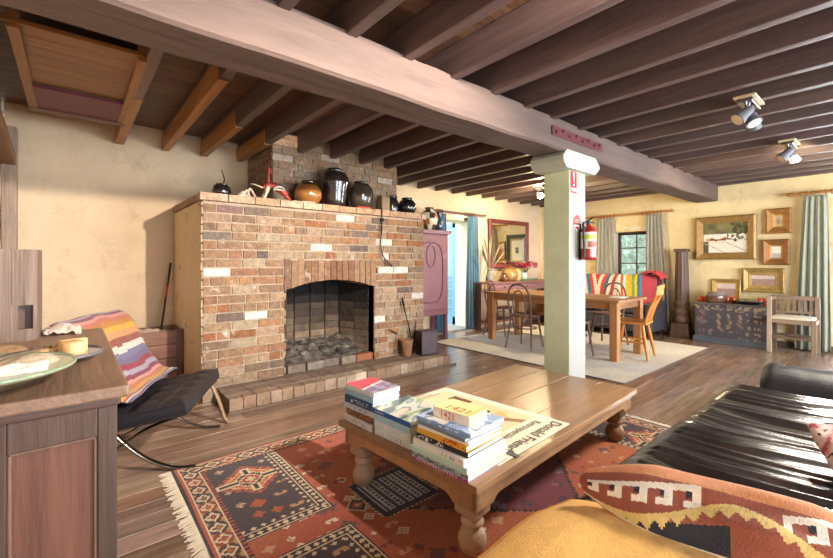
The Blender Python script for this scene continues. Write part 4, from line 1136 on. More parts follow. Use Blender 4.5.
# ------------------------------------------------------------------ pillar with capital, signs, extinguisher
PX0, PX1, PY0, PY1 = 3.67, 3.98, 2.08, 2.36
GRN = lin('#e2f0ca')
t = thing('pillar', 'pale green painted square timber pillar under the big beam', 'pillar', (PX0, PY0, 0), kind='thing')
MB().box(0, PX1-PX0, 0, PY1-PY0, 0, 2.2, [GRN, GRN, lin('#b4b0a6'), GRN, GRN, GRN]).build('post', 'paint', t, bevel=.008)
oc = [(-.18, 2.262), (-.12, 2.20), (.43, 2.20), (.52, 2.27), (.52, 2.30), (.43, 2.372), (-.12, 2.372), (-.18, 2.31)]
MB().prism([(a, z) for a, z in oc], -.045, .32, 'y', lin('#c2c7b8')).build('capital', 'paint', t, bevel=.006)['label'] = 'whiter chamfered capital block'
t = thing('fire_sign', 'red upright sign with white exclamation mark at the pillar top', 'sign', (PX0+.02, PY0-.003, 1.985))
MB().box(0, .105, -.002, .0, 0, .205, lin('#c8262c')).build('panel', 'paint', t)
MB().box(.008, .097, -.0032, -.002, .012, .045, lin('#f0e6e2')).build('text_band', 'paint', t)
text('FIRE', .03, 'lettering', 'plain', t, (.0525, -.0034, .017), (PI/2, 0, 0), lin('#c8262c'), .0003, 'CENTER')
MB().prism([(.04, .195), (.065, .195), (.060, .10), (.045, .10)], -.0034, -.002, 'y', lin('#f5efec')).build('exclamation_mark', 'paint', t)
MB().lathe([(.0, 0), (.014, 0), (.014, .0014), (0, .0014)], (0, 0, 0), 16, lin('#f5efec'), Mx=T3(.0525, -.002, .075)@RX(PI/2)).build('exclamation_dot', 'paint', t)
t = thing('extinguisher_sign', 'red half-round tag sign above the fire extinguisher', 'sign', (PX0+.135, PY0-.003, 1.62))
hp = [(.062*math.cos(PI*k/20), .09+.062*math.sin(PI*k/20)) for k in range(21)]+[(-.062, .055), (.062, .055)]
MB().prism(hp, -.002, 0, 'y', lin('#c63832')).build('panel', 'paint', t)
MB().prism([(-.062, .055), (.062, .055), (.062, .04), (.03, .0), (-.03, .0), (-.062, .04)], -.002, 0, 'y', lin('#ede4dc')).build('lower_panel', 'paint', t)
MB().prism([(.03*math.cos(PI*k/12+PI), .04+.03*math.sin(PI*k/12+PI)) for k in range(13)], -.003, -.002, 'y', lin('#c63832')).build('red_mark', 'paint', t)
for k in range(2): MB().box(-.035, .035, -.003, -.002, .075+.022*k, .085+.022*k, lin('#f0dcd6')).build('text_line', 'paint', t)
t = thing('fire_extinguisher', 'red fire extinguisher with yellow label hung on the pillar', 'fire extinguisher', (PX0+.205, PY0-.085, 1.33))
MB().lathe([(.055, 0), (.068, .012), (.070, .03), (.070, .26), (.062, .30), (.035, .33), (.022, .335), (.022, .35)], (0, 0, 0), 30, lin('#a82a22')).build('cylinder', 'gloss', t)
mb = MB()
mb.lathe([(.0715, .11), (.0715, .27)], (0, 0, 0), 30, lin('#e9e2d2'), colf=lambda z, k: lin('#d8cf3a') if False else lin('#e9e2d2'))
mb.f = mb.f[:30]; mb.c = mb.c[:30]; mb.s = mb.s[:30]
mb.build('paper_label', 'paper', t)
mb = MB().lathe([(.0722, .20), (.0722, .245)], (0, 0, 0), 30, lin('#cfd24a')); mb.f = mb.f[:30]; mb.c = mb.c[:30]; mb.s = mb.s[:30]; mb.build('yellow_band', 'paper', t)
mb = MB().lathe([(.0722, .12), (.0722, .18)], (0, 0, 0), 30, lin('#b84a3a')); mb.f = mb.f[17:24]; mb.c = mb.c[17:24]; mb.s = mb.s[17:24]; mb.build('red_panel', 'paper', t)
MB().tube([(0, 0, .345), (0, 0, .385)], .018, 10, lin('#2a2a2a')).build('valve', 'metal', t)
MB().tube([(-.03, 0, .375), (.02, -.01, .40), (.075, -.02, .425)], [.012, .012, .008], 8, lin('#3a3a3a'), flat=.6).build('handle', 'metal', t)
MB().tube([(-.02, 0, .365), (.03, -.01, .372), (.08, -.02, .365)], [.01, .01, .007], 8, lin('#3a3a3a'), flat=.6).build('lever', 'metal', t)
MB().tube(spline([(-.02, 0, .36), (-.075, .01, .36), (-.095, 0, .27), (-.085, -.0, .12), (-.08, 0, .03)], 8), .010, 8, lin('#1c1c1c')).build('hose', 'leathersoft', t)
MB().box(-.025, .025, .06, .085, .0, .36, lin('#3a2f2c')).build('wall_bracket', 'metal', t)

# ------------------------------------------------------------------ dining area
t = thing('dining_rug', 'large plain cream rug under the dining table', 'rug', (0, 0, 0))
DR = (4.53, 7.4, 1.93, 4.97)
mb = MB()
mb.grid(lambda u, v: (DR[0]+(DR[1]-DR[0])*u, DR[2]+(DR[3]-DR[2])*v, .012+.002*nz(u*20, v*20)), 60, 60, lambda u, v: vary(mix(lin('#ece4d6'), lin('#dccfb8'), .5+.6*nz(u*5, v*5)), .04))
mb.build('pile', 'rug', t)
mb = MB(); mb.box(DR[0]-.004, DR[1]+.004, DR[2]-.004, DR[3]+.004, .001, .009, lin('#6b5a48')); mb.build('bound_edge', 'rug', t)

RGZ = .016
t = thing('dining_table', 'long plain timber dining table with square legs on the cream rug', 'dining table', (5.36, 2.36, RGZ))
TLn, TWd, THt = 2.22, .90, .80
OK_ = lin('#b07b4c')
mb = MB()
for k in range(5): mb.box(TWd*k/5+.001, TWd*(k+1)/5-.001, 0, TLn, THt-.035, THt, vary(lin('#a87a54'), .06))
mb.build('top', 'woody', t, bevel=.003)
mb = MB()
for b in ((.07, .095, .09, TLn-.09), (TWd-.095, TWd-.07, .09, TLn-.09)): mb.box(*b, THt-.13, THt-.036, OK_)
for b in ((.09, TWd-.09, .07, .095), (.09, TWd-.09, TLn-.095, TLn-.07)): mb.box(*b, THt-.13, THt-.036, lin('#9a6c48'))
mb.build('apron', 'woody', t)
for x, y in ((.035, .035), (TWd-.135, .035), (.035, TLn-.135), (TWd-.135, TLn-.135)):
    MB().box(x, x+.10, y, y+.10, 0, THt-.036, OK_).build('leg', 'woodz', t, bevel=.006)

# bentwood chair, seat centred on its origin, facing +x
def make_bentwood(name, label, loc, rz, group, wc):
    t = thing(name, label, 'chair', loc, rz, group)
    MB().lathe([(.0, .475), (.19, .475), (.212, .485), (.215, .497), (.205, .507), (.17, .504), (0, .498)], (0, 0, 0), 32, wc).build('seat', 'wood', t)
    sp = [(-.175, s_*.155, .49) for s_ in (1, -1)]
    hoop = spline([(-.16, .165, .46), (-.195, .18, .62), (-.225, .175, .80), (-.245, .115, .925), (-.25, 0, .965), (-.245, -.115, .925), (-.225, -.175, .80), (-.195, -.18, .62), (-.16, -.165, .46)], 6)
    MB().tube(hoop, .0145, 9, wc).build('back_hoop', 'wood', t)
    inner = spline([(-.185, .085, .49), (-.205, .095, .62), (-.22, .09, .76), (-.235, .05, .85), (-.24, 0, .872), (-.235, -.05, .85), (-.22, -.09, .76), (-.205, -.095, .62), (-.185, -.085, .49)], 5)
    MB().tube(inner, .011, 8, wc).build('inner_hoop', 'wood', t)
    for s_ in (1, -1):
        MB().tube(spline([(-.16, s_*.165, .48), (-.185, s_*.185, .25), (-.235, s_*.215, 0)], 5), .0145, 9, wc).build('leg', 'wood', t)
        MB().tube(spline([(.13, s_*.13, .475), (.155, s_*.155, .26), (.195, s_*.185, 0)], 5), [.02]*3+[.016]*4+[.013]*4, 9, wc).build('leg', 'wood', t)
    ring = [(.15*math.cos(2*PI*k/24), .16*math.sin(2*PI*k/24), .30) for k in range(25)]
    MB().tube(ring, .010, 7, wc).build('stretcher_ring', 'wood', t)
    return t
BW = lin('#6a4c40')
gb = 'bentwood chairs around the dining table'
c0 = make_bentwood('bentwood_chair', 'dark bentwood chair on the near side of the table, left of the pillar', (5.30, 3.72, RGZ), 0.12, gb, BW)
dup(c0, (5.88, 4.66, RGZ), -PI/2+.15, 'dark bentwood chair at the far left end of the table by the sideboard', gb)
dup(c0, (5.28, 2.92, RGZ), .1, 'bentwood chair half hidden behind the pillar on its right', gb)
dup(c0, (6.46, 3.02, RGZ), PI-.05, 'bentwood chair on the far side of the table before the striped blanket', gb)
dup(c0, (6.5, 3.85, RGZ), PI+.1, 'bentwood chair on the far side of the table seen through the near left chair', gb)

# oak slat-back chair, facing +x
t = thing('oak_chair', 'honey oak slat-back chair at the right end of the dining table', 'chair', (5.93, 2.42, RGZ), PI/2+.16)
OC = lin('#c07a34')
mb = MB(); mb.grid(lambda u, v: (-.21+.43*u, (-.22+.44*v)*(1-.10*abs(u-.6)), .50-.012*math.sin(PI*u)*math.sin(PI*v)), 16, 16, OC)
mb.prism([(-.21, -.205), (.0, -.215), (.16, -.22), (.22, -.19), (.22, .19), (.16, .22), (.0, .215), (-.21, .205)], .462, .496, 'z', OC)
mb.build('seat', 'woodx', t, bevel=.006)
mb = MB()
mb.grid(lambda u, v: (-.315-.035*math.sin(PI*u)-.02*v, -.225+.45*u, .86+.12*v+.02*math.sin(PI*u)*v), 20, 6, lin('#c98a44'))
mb.build('top_rail', 'woody', t, solid=.022)
for k in range(6):
    y0 = -.165+.066*k; y1 = -.19+.076*k
    ex = k in (0, 5)
    xx = -.315-.035*math.sin(PI*(y1+.225)/.45)
    MB().tube([(-.185, y0, .495), (-.24, (y0+y1)/2, .68), (xx, y1, .875)], [.016, .016, .014], 8, OC, flat=.9 if ex else .45).build('spindle', 'woodz', t)
for sx in (-1, 1):
    for sy in (-1, 1):
        MB().tube([(sx*.15, sy*.14, .47), (sx*.185, sy*.175, .26), (sx*.215, sy*.20, .10), (sx*.23, sy*.215, 0)], [.018, .024, .018, .014], 10, OC).build('leg', 'woodz', t)
for sy in (-1, 1): MB().tube([(-.19, sy*.178, .22), (0, sy*.178, .22), (.19, sy*.178, .22)], [.009, .014, .009], 8, OC).build('stretcher', 'woodx', t)
MB().tube([(0, -.178, .22), (0, 0, .22), (0, .178, .22)], [.009, .014, .009], 8, OC).build('stretcher', 'woody', t)
t = thing('open_book', 'open white booklet lying at the right end of the dining table', 'booklet', (5.82, 2.55, RGZ+THt+.001), .2)
for s_ in (-1, 1): MB().grid(lambda u, v: (s_*.14*u, -.10+.2*v, .004+.012*math.sin(PI*u)), 8, 2, lin('#efece6')).build('page', 'paper', t, solid=.003)

# ------------------------------------------------------------------ sideboard, mirror
t = thing('sideboard', 'long mauve-brown sideboard table under the big mirror', 'sideboard', (5.98, 4.99, 0))
SB = lin('#7d4a3e'); SL, SD, SH = 2.3, .36, .93
MB().box(-.03, SL, -.02, SD, SH-.03, SH, lin('#8a5a58')).build('top', 'woodx', t, bevel=.005)
MB().box(.05, SL-.05, .01, .03, SH-.17, SH-.03, lin('#8f6a70')).build('apron', 'woodx', t)
for k in range(3):
    dr = MB().box(.12+.72*k, .12+.72*k+.62, -.002, .012, SH-.155, SH-.05, lin('#8d6466')).build('drawer', 'woodx', t, bevel=.003)
    MB().lathe([(.008, 0), (.016, .012), (.014, .02), (0, .022)], (0, 0, 0), 10, lin('#4a302c'), Mx=T3(.12+.72*k+.31, -.002, SH-.1)@RX(PI/2)).build('knob', 'wood', dr)
for x in (.0, SL-.09):
    for y in (.0, SD-.08): MB().box(x, x+.075, y, y+.075, 0, SH-.03, SB).build('leg', 'woodz', t, bevel=.004)
MB().box(.02, SL-.04, .03, SD-.02, .16, .185, SB).build('lower_shelf', 'woodx', t)
t = thing('wall_mirror', 'big rectangular mirror in dark red timber frame over the sideboard', 'mirror', (6.50, YB-.03, 1.19))
MW, MH = 1.36, 1.02
def frame4(w, h, fw, d, col, ty='x'):
    """mitred frame in x-z, front towards -y, bevelled inwards"""
    mb = MB(); o = [(0, 0), (w, 0), (w, h), (0, h)]; i = [(fw, fw), (w-fw, fw), (w-fw, h-fw), (fw, h-fw)]
    for k in range(4):
        a, b = o[k], o[(k+1) % 4]; c_, e = i[(k+1) % 4], i[k]
        m1 = ((b[0]*.75+c_[0]*.25), (b[1]*.75+c_[1]*.25)); m2 = ((a[0]*.75+e[0]*.25), (a[1]*.75+e[1]*.25))
        v = [(a[0], 0, a[1]), (b[0], 0, b[1]), (b[0], -d*.75, b[1]), (a[0], -d*.75, a[1]), (m1[0], -d, m1[1]), (m2[0], -d, m2[1]), (c_[0], -d*.45, c_[1]), (e[0], -d*.45, e[1]), (c_[0], 0, c_[1]), (e[0], 0, e[1])]
        mb.add(v, [(0, 1, 2, 3), (3, 2, 4, 5), (5, 4, 6, 7), (7, 6, 8, 9), (1, 0, 9, 8)], vary(col, .05))
    return mb
frame4(MW, MH, .085, .045, lin('#74362c')).build('frame', 'wood', t)
MB().box(.07, MW-.07, -.012, -.004, .07, MH-.07, (.92, .93, .9)).build('mirror_glass', 'mirror', t)

SZ = SH
vase_t = thing('glass_vase', 'clear grey glass vase holding tall dried grass on the sideboard', 'vase', (6.22, 5.2, SZ))
MB().lathe([(.05, 0), (.07, .01), (.08, .08), (.06, .16), (.045, .2), (.055, .24)], (0, 0, 0), 24, lin('#8a8a86')).build('body', 'gloss', vase_t)
t = thing('dried_grass', 'fan of tall dried pampas plumes in the glass vase', 'dried grass', (6.22, 5.2, SZ+.02))
PG = lin('#9c866e')
for k in range(9):
    a = random.uniform(-1, 1); h = random.uniform(.55, .95); dx, dy = .34*(k-4)/4+random.uniform(-.05, .05), random.uniform(-.12, .10)
    p = spline([(0, 0, .02), (dx*.3, dy*.3, h*.5), (dx, dy, h)], 6)
    MB().tube(p, .004, 5, PG).build('stem', 'cloth', t)
    q = [Vector(p[6+i]) for i in range(7)]
    MB().tube(q, [.004, .009, .015, .017, .015, .010, .003], 8, vary(PG, .12)).build('plume', 'cloth', t)
rim_pot('earthen_jug', 'big glossy ochre earthenware jug on the sideboard', 'jug', (6.86, 5.2, SZ), [(.09, 0), (.14, .03), (.17, .10), (.165, .17), (.12, .235), (.085, .26)], lin('#a9834f'),
        [(.086, .255), (.1, .27), (.1, .285), (.07, .28), (.065, .2)], lin('#8a5a28'))
t = rim_pot('brown_jug', 'small brown jug left of the ochre jug', 'jug', (6.60, 5.14, SZ), [(.06, 0), (.085, .03), (.09, .08), (.06, .13), (.045, .15)], lin('#6d4428'), [(.045, .145), (.055, .155), (.052, .165), (.035, .16)], lin('#4a2e1c'))
rim_pot('cream_canister', 'cream canister with gold lid right of the ochre jug', 'canister', (7.16, 5.24, SZ), [(.08, 0), (.085, .01), (.085, .20)], lin('#d8c79a'), [(.088, .20), (.088, .235), (.02, .25), (.015, .27), (0, .27)], lin('#c8a24a'))
t = thing('long_tray', 'long dark green tray lying in front on the sideboard', 'tray', (6.98, 4.985, SZ))
MB().box(-.0, .55, 0, .045, 0, .03, lin('#5d6a50')).build('base', 'paint', t, bevel=.006)
MB().box(.0, .55, -.004, .004, .03, .05, lin('#6d7a5c')).build('rim', 'paint', t)
t = thing('flower_bunch', 'bunch of pink and red flowers beside the pillar on the sideboard', 'flowers', (7.34, 5.19, SZ))
MB().lathe([(.05, 0), (.07, .02), (.075, .12), (.06, .17)], (0, 0, 0), 20, lin('#c9d2d6')).build('pot', 'gloss', t)
for k in range(34):
    a, r = random.random()*6.28, random.random()**.5*.36; z = .25+.12*math.cos(r*4)+random.uniform(-.05, .05)
    c = vary(random.choice([lin('#d0244a'), lin('#c81e38'), lin('#e0607e'), lin('#f0dada'), lin('#d8304c')]), .1)
    mb = MB(T3(r*math.cos(a), r*.5*math.sin(a), z)@RZ(a)@RX(random.uniform(-.6, .6)))
    for q in range(5): mb.grid(lambda u, v, q=q: ((.008+.06*u)*math.cos(q*1.257+(v-.5)*1.1), (.008+.06*u)*math.sin(q*1.257+(v-.5)*1.1), .022*math.sin(PI*u*.8)), 4, 3, c)
    mb.build('flower', 'cloth', t)
mb = MB()
for k in range(16):
    a, r = random.random()*6.28, random.uniform(.03, .2)
    mb.tube([(0, 0, .12), (r*.4*math.cos(a), r*.3*math.sin(a), .2), (r*math.cos(a), r*.5*math.sin(a), .27)], .004, 5, lin('#5a7040'))
mb.build('stem_cluster', 'leaf', t)
tag(MB(T3(6.55, 5.15, .186)).lathe([(.10, 0), (.13, .05), (.12, .12), (.08, .16), (.05, .17)], (0, 0, 0), 20, lin('#6d5f58')).build('stone_jar', 'stone'), 'grey stoneware jar on the lower shelf of the sideboard', 'jar')

# ------------------------------------------------------------------ cupboard by the blue door
t = thing('mauve_cupboard', 'tall mauve painted cupboard with moulded oval door between fireplace and blue door', 'cupboard', (4.10, 5.06, 0))
MV = lin('#82555c'); CWd, CDp, CHt = .87, .40, 1.85
MB().box(0, CWd, .02, CDp, .47, CHt-.06, MV).build('body', 'paint', t, bevel=.004)
MB().prism([(-.02, CHt-.06), (CWd+.02, CHt-.06), (CWd+.05, CHt-.02), (CWd+.05, CHt), (-.05, CHt), (-.05, CHt-.02)], -.03, CDp, 'y', lin('#8a5f6c')).build('cornice', 'paint', t, bevel=.004)
dr = MB().box(.05, CWd-.07, .0, .02, .52, CHt-.10, lin('#895b63')).build('door', 'paint', t, bevel=.005)
mb = MB(); ring = []
for k in range(41):
    a = 2*PI*k/40; ring.append((.46+.27*math.copysign(abs(math.cos(a))**.6, math.cos(a)), -.004, 1.14+.50*math.copysign(abs(math.sin(a))**.6, math.sin(a))))
mb.tube(ring, .012, 8, lin('#6f4656')); mb.build('panel_moulding', 'paint', dr)
mb = MB(); mb.tube([(.46+.10*math.cos(2*PI*k/30), -.003, 1.42+.18*math.sin(2*PI*k/30)) for k in range(31)], .014, 8, lin('#7b5f68')); mb.build('oval_carving', 'paint', dr)
MB().lathe([(.01, 0), (.018, .01), (.014, .022), (0, .024)], (0, 0, 0), 12, lin('#4a3038'), Mx=T3(.11, 0, 1.1)@RX(PI/2)).build('knob', 'metal', dr)
for x in (.0, CWd-.06):
    for y in (.02, CDp-.06): MB().box(x, x+.06, y, y+.06, 0, .475, lin('#6d4355'), taper=.9).build('leg', 'paint', t, bevel=.004)
MB().box(0, CWd, .02, .04, .42, .47, MV).build('lower_rail', 'paint', t)
rim_pot('painted_vase', 'cream vase with dark painted figures on top of the mauve cupboard', 'vase', (4.66, 5.22, CHt), [(.06, 0), (.08, .01), (.13, .10), (.155, .20), (.13, .30), (.07, .36), (.06, .37)], lin('#d8c8a8'),
        [(.06, .365), (.075, .38), (.072, .395), (.05, .39)], lin('#4a3a32'), colf=lambda z, k: lin('#4a3a30') if nz(z*14, k*9, 3) > .12 or z < .03 else (lin('#a5683a') if nz(z*10, k*8, 9) > .25 else lin('#dccdb0')))
tag(MB(T3(4.92, 5.25, CHt)).lathe([(.05, 0), (.075, .05), (.08, .14), (.05, .24), (.04, .3), (.055, .34)], (0, 0, 0), 20, lin('#33405a')).build('blue_vase', 'gloss'), 'dark blue vase behind the painted vase on the cupboard', 'vase')

# ------------------------------------------------------------------ curtains and rods
def curtain(name, label, P, z0, z1, folds, col, amp=.035, flare=1., gather=.8, m='cloth', sway=None):
    """P(s, off) -> (x, y): s in 0..1 along the rod, off away from the wall"""
    mb = MB()
    def f(u, v):
        zz = z1+(z0-z1)*v
        w = gather+(1-gather)*min(1, v*1.2)+ (flare-1)*v
        s_ = .5+(u-.5)*w+(sway(v) if sway else 0)
        ph = u*folds*2*PI+.5*math.sin(v*3+u*4)
        a = amp*(.55+.45*min(1, v*1.5))*(1 if v > .03 else .7)
        x, y = P(s_, a*math.sin(ph)+.005*math.sin(ph*2.3+v*5))
        return (x, y, zz)
    mb.grid(f, int(folds*14), 36, (lambda u, v: col(u, v)) if callable(col) else col)
    o = mb.build(name, m, solid=.004); return tag(o, label, 'curtain')
def rod(name, label, p0, p1, r, col, nr, ringcol, fin=.035, m='wood'):
    t = thing(name, label, 'curtain rod', (0, 0, 0)); a, b = Vector(p0), Vector(p1); d = (b-a).normalized()
    MB().tube([a, (a+b)/2, b], r, 10, col).build('pole', m, t)
    for q, s_ in ((a, -1), (b, 1)):
        pts = [q+d*s_*k for k in (0, .015, .03, .06, .09, .11)]
        MB().tube(pts, [r, r*1.5, r*1.0, fin*.75, fin*.55, .004], 10, col).build('finial', m, t)
    return t, a, b
def rings(t, a, b, ks, r, col, m='wood'):
    d = (b-a).normalized(); n = d.cross(Vector((0, 0, 1)))
    for k in ks:
        c = a.lerp(b, k); pts = [c+(n*math.cos(2*PI*i/16)+Vector((0, 0, 1))*math.sin(2*PI*i/16))*r-Vector((0, 0, .008)) for i in range(17)]
        MB().tube(pts, .006, 6, col).build('ring', m, t)
# blue door curtains on the back wall
t, a, b = rod('curtain_rod', 'dark timber curtain rod above the blue doorway', (4.95, YB-.10, 2.245), (6.25, YB-.10, 2.245), .016, lin('#6d4a3c'), 0, None)
rings(t, a, b, (.06, .10, .14, .62, .68, .74, .80), .032, lin('#5a3a30'))
BC = lin('#5f8196')
curtain('curtain', 'steel blue curtain hanging right of the blue doorway', lambda s_, o: (5.78+.36*s_, YB-.10+o*.9), .03, 2.20, 5, BC, .04, 1.0, .75)
curtain('curtain', 'steel blue curtain bunched behind the mauve cupboard, left of the blue door', lambda s_, o: (5.02+.26*s_, YB-.08+o*.7), .03, 2.20, 4, lin('#4f7088'), .035, 1., .8)
# small window curtains on the end wall
t, a, b = rod('curtain_rod', 'honey timber curtain rod with rings above the small window', (XR-.11, 4.42, 2.255), (XR-.11, 2.80, 2.255), .017, lin('#b8783a'), 0, None)
rings(t, a, b, (.20, .24, .28, .32, .36, .40, .74, .78, .82, .86, .90, .94), .034, lin('#a86a34'))
GC = lin('#b3ae9f')
def striped(u, v): return lin('#93918a') if (u*5*1.0) % 1 > .78 else GC
curtain('curtain', 'grey striped curtain left of the small window', lambda s_, o: (XR-.11+o*.9, 4.14-.40*s_), .03, 2.21, 5, striped, .035, 1.25, .8)
curtain('curtain', 'grey striped curtain right of the small window, next to the carved column', lambda s_, o: (XR-.11+o*.9, 3.19-.34*s_), .03, 2.21, 5, striped, .035, 1.3, .8, sway=lambda v: .16*v)
# big window curtain at the right
t, a, b = rod('curtain_rod', 'turned honey timber curtain rod at the right edge of the end wall', (XR-.12, 1.06, 2.335), (XR-.12, -1.1, 2.335), .020, lin('#b07a3e'), 0, None, .04)
rings(t, a, b, (.03, .06, .09, .12, .15, .18), .036, lin('#9a6632'))
curtain('curtain', 'sage green curtain falling to the floor at the right edge behind the bench', lambda s_, o: (XR-.13+o, 1.0-.31*s_), .02, 2.29, 4.5, lin('#9a9f8e'), .028, 1.25, .85, sway=lambda v: -.10*v)

# ------------------------------------------------------------------ sofa with serape, under the small window
t = thing('settee', 'dark settee under the small window hidden by a striped blanket', 'sofa', (7.46, 2.88, 0))
SC = lin('#3c3940'); SW = 1.75
MB().box(.05, .72, .0, SW, .10, .40, SC).build('base', 'leathersoft', t, bevel=.02)
MB().box(.58, .80, .0, SW, .10, 1.02, SC).build('backrest', 'leathersoft', t, bevel=.05)
for k in range(2): MB(T3(.33, .05+SW/4+k*(SW/2-.03), .45)).pillow(.58, SW/2-.06, .15, SC, 18, 18).build('seat_cushion', 'leathersoft', t)
for y in (-.12, SW): MB().box(.05, .80, y, y+.12, .10, .62, SC).build('arm', 'leathersoft', t, bevel=.04)
for x in (.1, .7):
    for y in (-.06, SW+.02): MB().box(x, x+.05, y, y+.05, 0, .10, lin('#2a2020')).build('foot', 'wood', t)
def serape(u, v):
    yy = u*1.0; k = v
    # diamond centre at left part, straight bands at right
    cols = [lin(c) for c in ('#d84a34', '#ece4d8', '#3f6f86', '#ece0cf', '#c8402e', '#e8d9c8', '#7a4a3a', '#e2a52a', '#e0b530', '#5a7a4a', '#3a6f94', '#c44a5a', '#c8586a', '#8a4a78')]
    if u < .62:
        d = abs(u-.40)*3.2+abs(k-.42)*.55*(1 if u < .62 else 0)
        return vary((lin('#b8331f'), lin('#cfc2b0'), lin('#b8402a'), lin('#3a6478'), lin('#cfc4b4'), lin('#b03a28'), lin('#c8bcaa'), lin('#7a3c30'), lin('#c88a20'), lin('#6a7a3a'))[min(9, int(d*8.5))], .05)
    q = (u-.62)/.38+.10*(.42-k)
    if q < .06: return lin('#ece4d8')
    for lim, c in ((.13, '#d2553c'), (.2, '#ece4d8'), (.36, '#e8b42a'), (.43, '#7a9a4a'), (.50, '#d8c04a'), (.56, '#3f6f94'), (.62, '#6a8a9a'), (.98, '#c44a58')):
        if q < lim: return lin(c)
    return lin('#a83a48')
prof = spline([(.40, .28), (.45, .42), (.545, .60), (.555, .90), (.62, 1.065), (.72, 1.07), (.815, 1.03), (.83, .82)], 6)
prof = [(7.46+p[0], p[1]) for p in [(q[0], q[1]) for q in [(v.x, v.y) for v in [Vector((a_, b_, 0)) for a_, b_ in [(.30, .545), (.46, .55), (.545, .60), (.555, .85), (.585, 1.01), (.64, 1.065), (.74, 1.07), (.815, 1.03), (.83, .82)]]]]]
PS = spline([(p[0], 0, p[1]) for p in prof], 5)
def serf(u, v):
    k = (1-v)*(len(PS)-1); i = min(int(k), len(PS)-2); p = PS[i].lerp(PS[i+1], k-i)
    return (p.x-.012+.012*nz(u*9, v*6), 4.66-1.80*u, p.z+.012+.012*nz(u*8, v*5, 2))
mb = MB().grid(serf, 150, 50, lambda u, v: serape(u, 1-(1-v)))
tag(mb.build('serape_blanket', 'cloth', solid=.008), 'bright striped serape blanket spread over the settee back', 'blanket')
def redf(u, v): return (7.93+.32*v+.03*nz(u*4, v*4), 3.10-.34*u, 1.115+.05*math.sin(PI*u)*(.6+.5*nz(v*3, u*3))-.12*max(0, abs(v-.5)-.3)+.03*nz(u*6, v*6, 3)-.12*max(0, u-.75)*3)
tag(MB().grid(redf, 24, 20, lin('#c83a3a')).build('red_garment', 'cloth', solid=.02), 'crumpled red garment dropped on the right end of the settee back', 'garment')
for k, (y, c, lb) in enumerate(((3.93, '#e6e2da', 'white ornament on the sill left under the small window'), (3.30, '#d9cfc0', 'pale cup on the sill right under the small window'))):
    pass

# ------------------------------------------------------------------ carved half column
t = thing('carved_column', 'dark carved fluted timber column standing against the end wall', 'column', (8.26, 2.54, 0), kind='thing')
CC = lin('#5a4338')
MB().box(-.155, .155, -.155, .155, 0, .24, CC, taper=.82).build('plinth', 'woodz', t, bevel=.01)
MB().lathe([(.11, .24), (.135, .27), (.14, .32), (.115, .37), (.10, .38), (.13, .41), (.135, .45), (.11, .48), (.10, .49), (.12, .54), (.125, .60), (.11, .64)], (0, 0, 0), 28, CC).build('turned_base', 'wood', t)
MB().lathe([(.10, .64), (.108, .68), (.104, 1.0), (.09, 1.45), (.09, 1.50)], (0, 0, 0), 64, CC, fl=lambda a, z: .05*math.cos(a*11)).build('fluted_shaft', 'woodz', t)
MB().box(-.10, .10, -.10, .10, 1.50, 1.55, CC).build('top_block', 'wood', t, bevel=.006)

# ------------------------------------------------------------------ painted chest and things on it
t = thing('painted_chest', 'blue-black timber chest with faded painted figures on its front', 'chest', (7.98, 1.33, 0))
CHc = lin('#4b4446'); cw, cd, ch = .95, .42, .65
MB().box(0.02, cd, .015, cw-.015, .09, ch-.03, CHc).build('body', 'woody', t, bevel=.004)
MB().box(-.01, cd, -.01, cw+.01, 0, .095, lin('#4f5560')).build('plinth', 'woody', t, bevel=.006)
MB().box(.0, cd+.005, -.005, cw+.005, ch-.03, ch, lin('#57504e')).build('lid', 'woody', t, bevel=.006)
FIG = ((.34, .27), (.48, .28), (.63, .27))
def chestc(u, v):
    y, z = u*cw, v*.53      # u from left as seen
    for fx, fz in FIG:
        dy, dz = y-fx+.02*nz(z*20, fx*9, 1), z-fz+.015*nz(y*25, fx*5)
        for q in range(7):
            ox, oz = .040*nz(q*2.3, fx*31), -.10+.034*q
            if ((dy-ox)/(.020+.012*abs(nz(q*5.1, fx*13))))**2+((dz-oz)/.026)**2 < 1 and nz(y*30, z*34, fx*9) > -.25:
                return vary((lin('#8d7260'), lin('#7d5a4c'), lin('#94806a'))[q % 3], .12)
    if z > .44 and nz(y*20, z*24) > .12: return lin('#8a7a68')
    if .05 < y < .14 or .80 < y < .90 or .70 < y < .76:
        if zig(z, .10) > .45 and nz(y*26, z*20, 4) > -.02: return lin('#8d7a6a') if y > .5 else lin('#7d5a58')
    if nz(y*12, z*14, 8) > .34: return lin('#6d6260')
    return lin('#46424a')
MB().grid(lambda u, v: (.018, cw-.02-u*(cw-.04), .095+v*(ch-.13)), 110, 64, chestc, False).build('painted_front', 'art', t)
OT = lin('#c8502e')
for k, y in enumerate((2.23, 2.15)):
    tag(MB(T3(8.18, y, .65)).lathe([(.035, 0), (.038, .005), (.038, .085), (.034, .09), (0, .09)], (0, 0, 0), 20, OT).build('candle_glass', 'gloss'), ('orange-red candle glass at the left end of the chest', 'second orange-red candle glass from the left on the chest')[k], 'candle', 'candle glasses on the chest')
for k, y in enumerate((1.87, 1.79, 1.45, 1.38)):
    tag(MB(T3(8.22, y, .65)).lathe([(.032, 0), (.036, .005), (.036, .095), (.03, .1), (0, .1)], (0, 0, 0), 20, vary(OT, .08)).build('candle_glass', 'gloss'),
        ('orange-red candle glass just right of the lidded pot', 'orange-red candle glass left behind the black tray', 'orange-red candle glass behind the right of the black tray', 'rightmost orange-red candle glass on the chest')[k], 'candle', 'candle glasses on the chest')
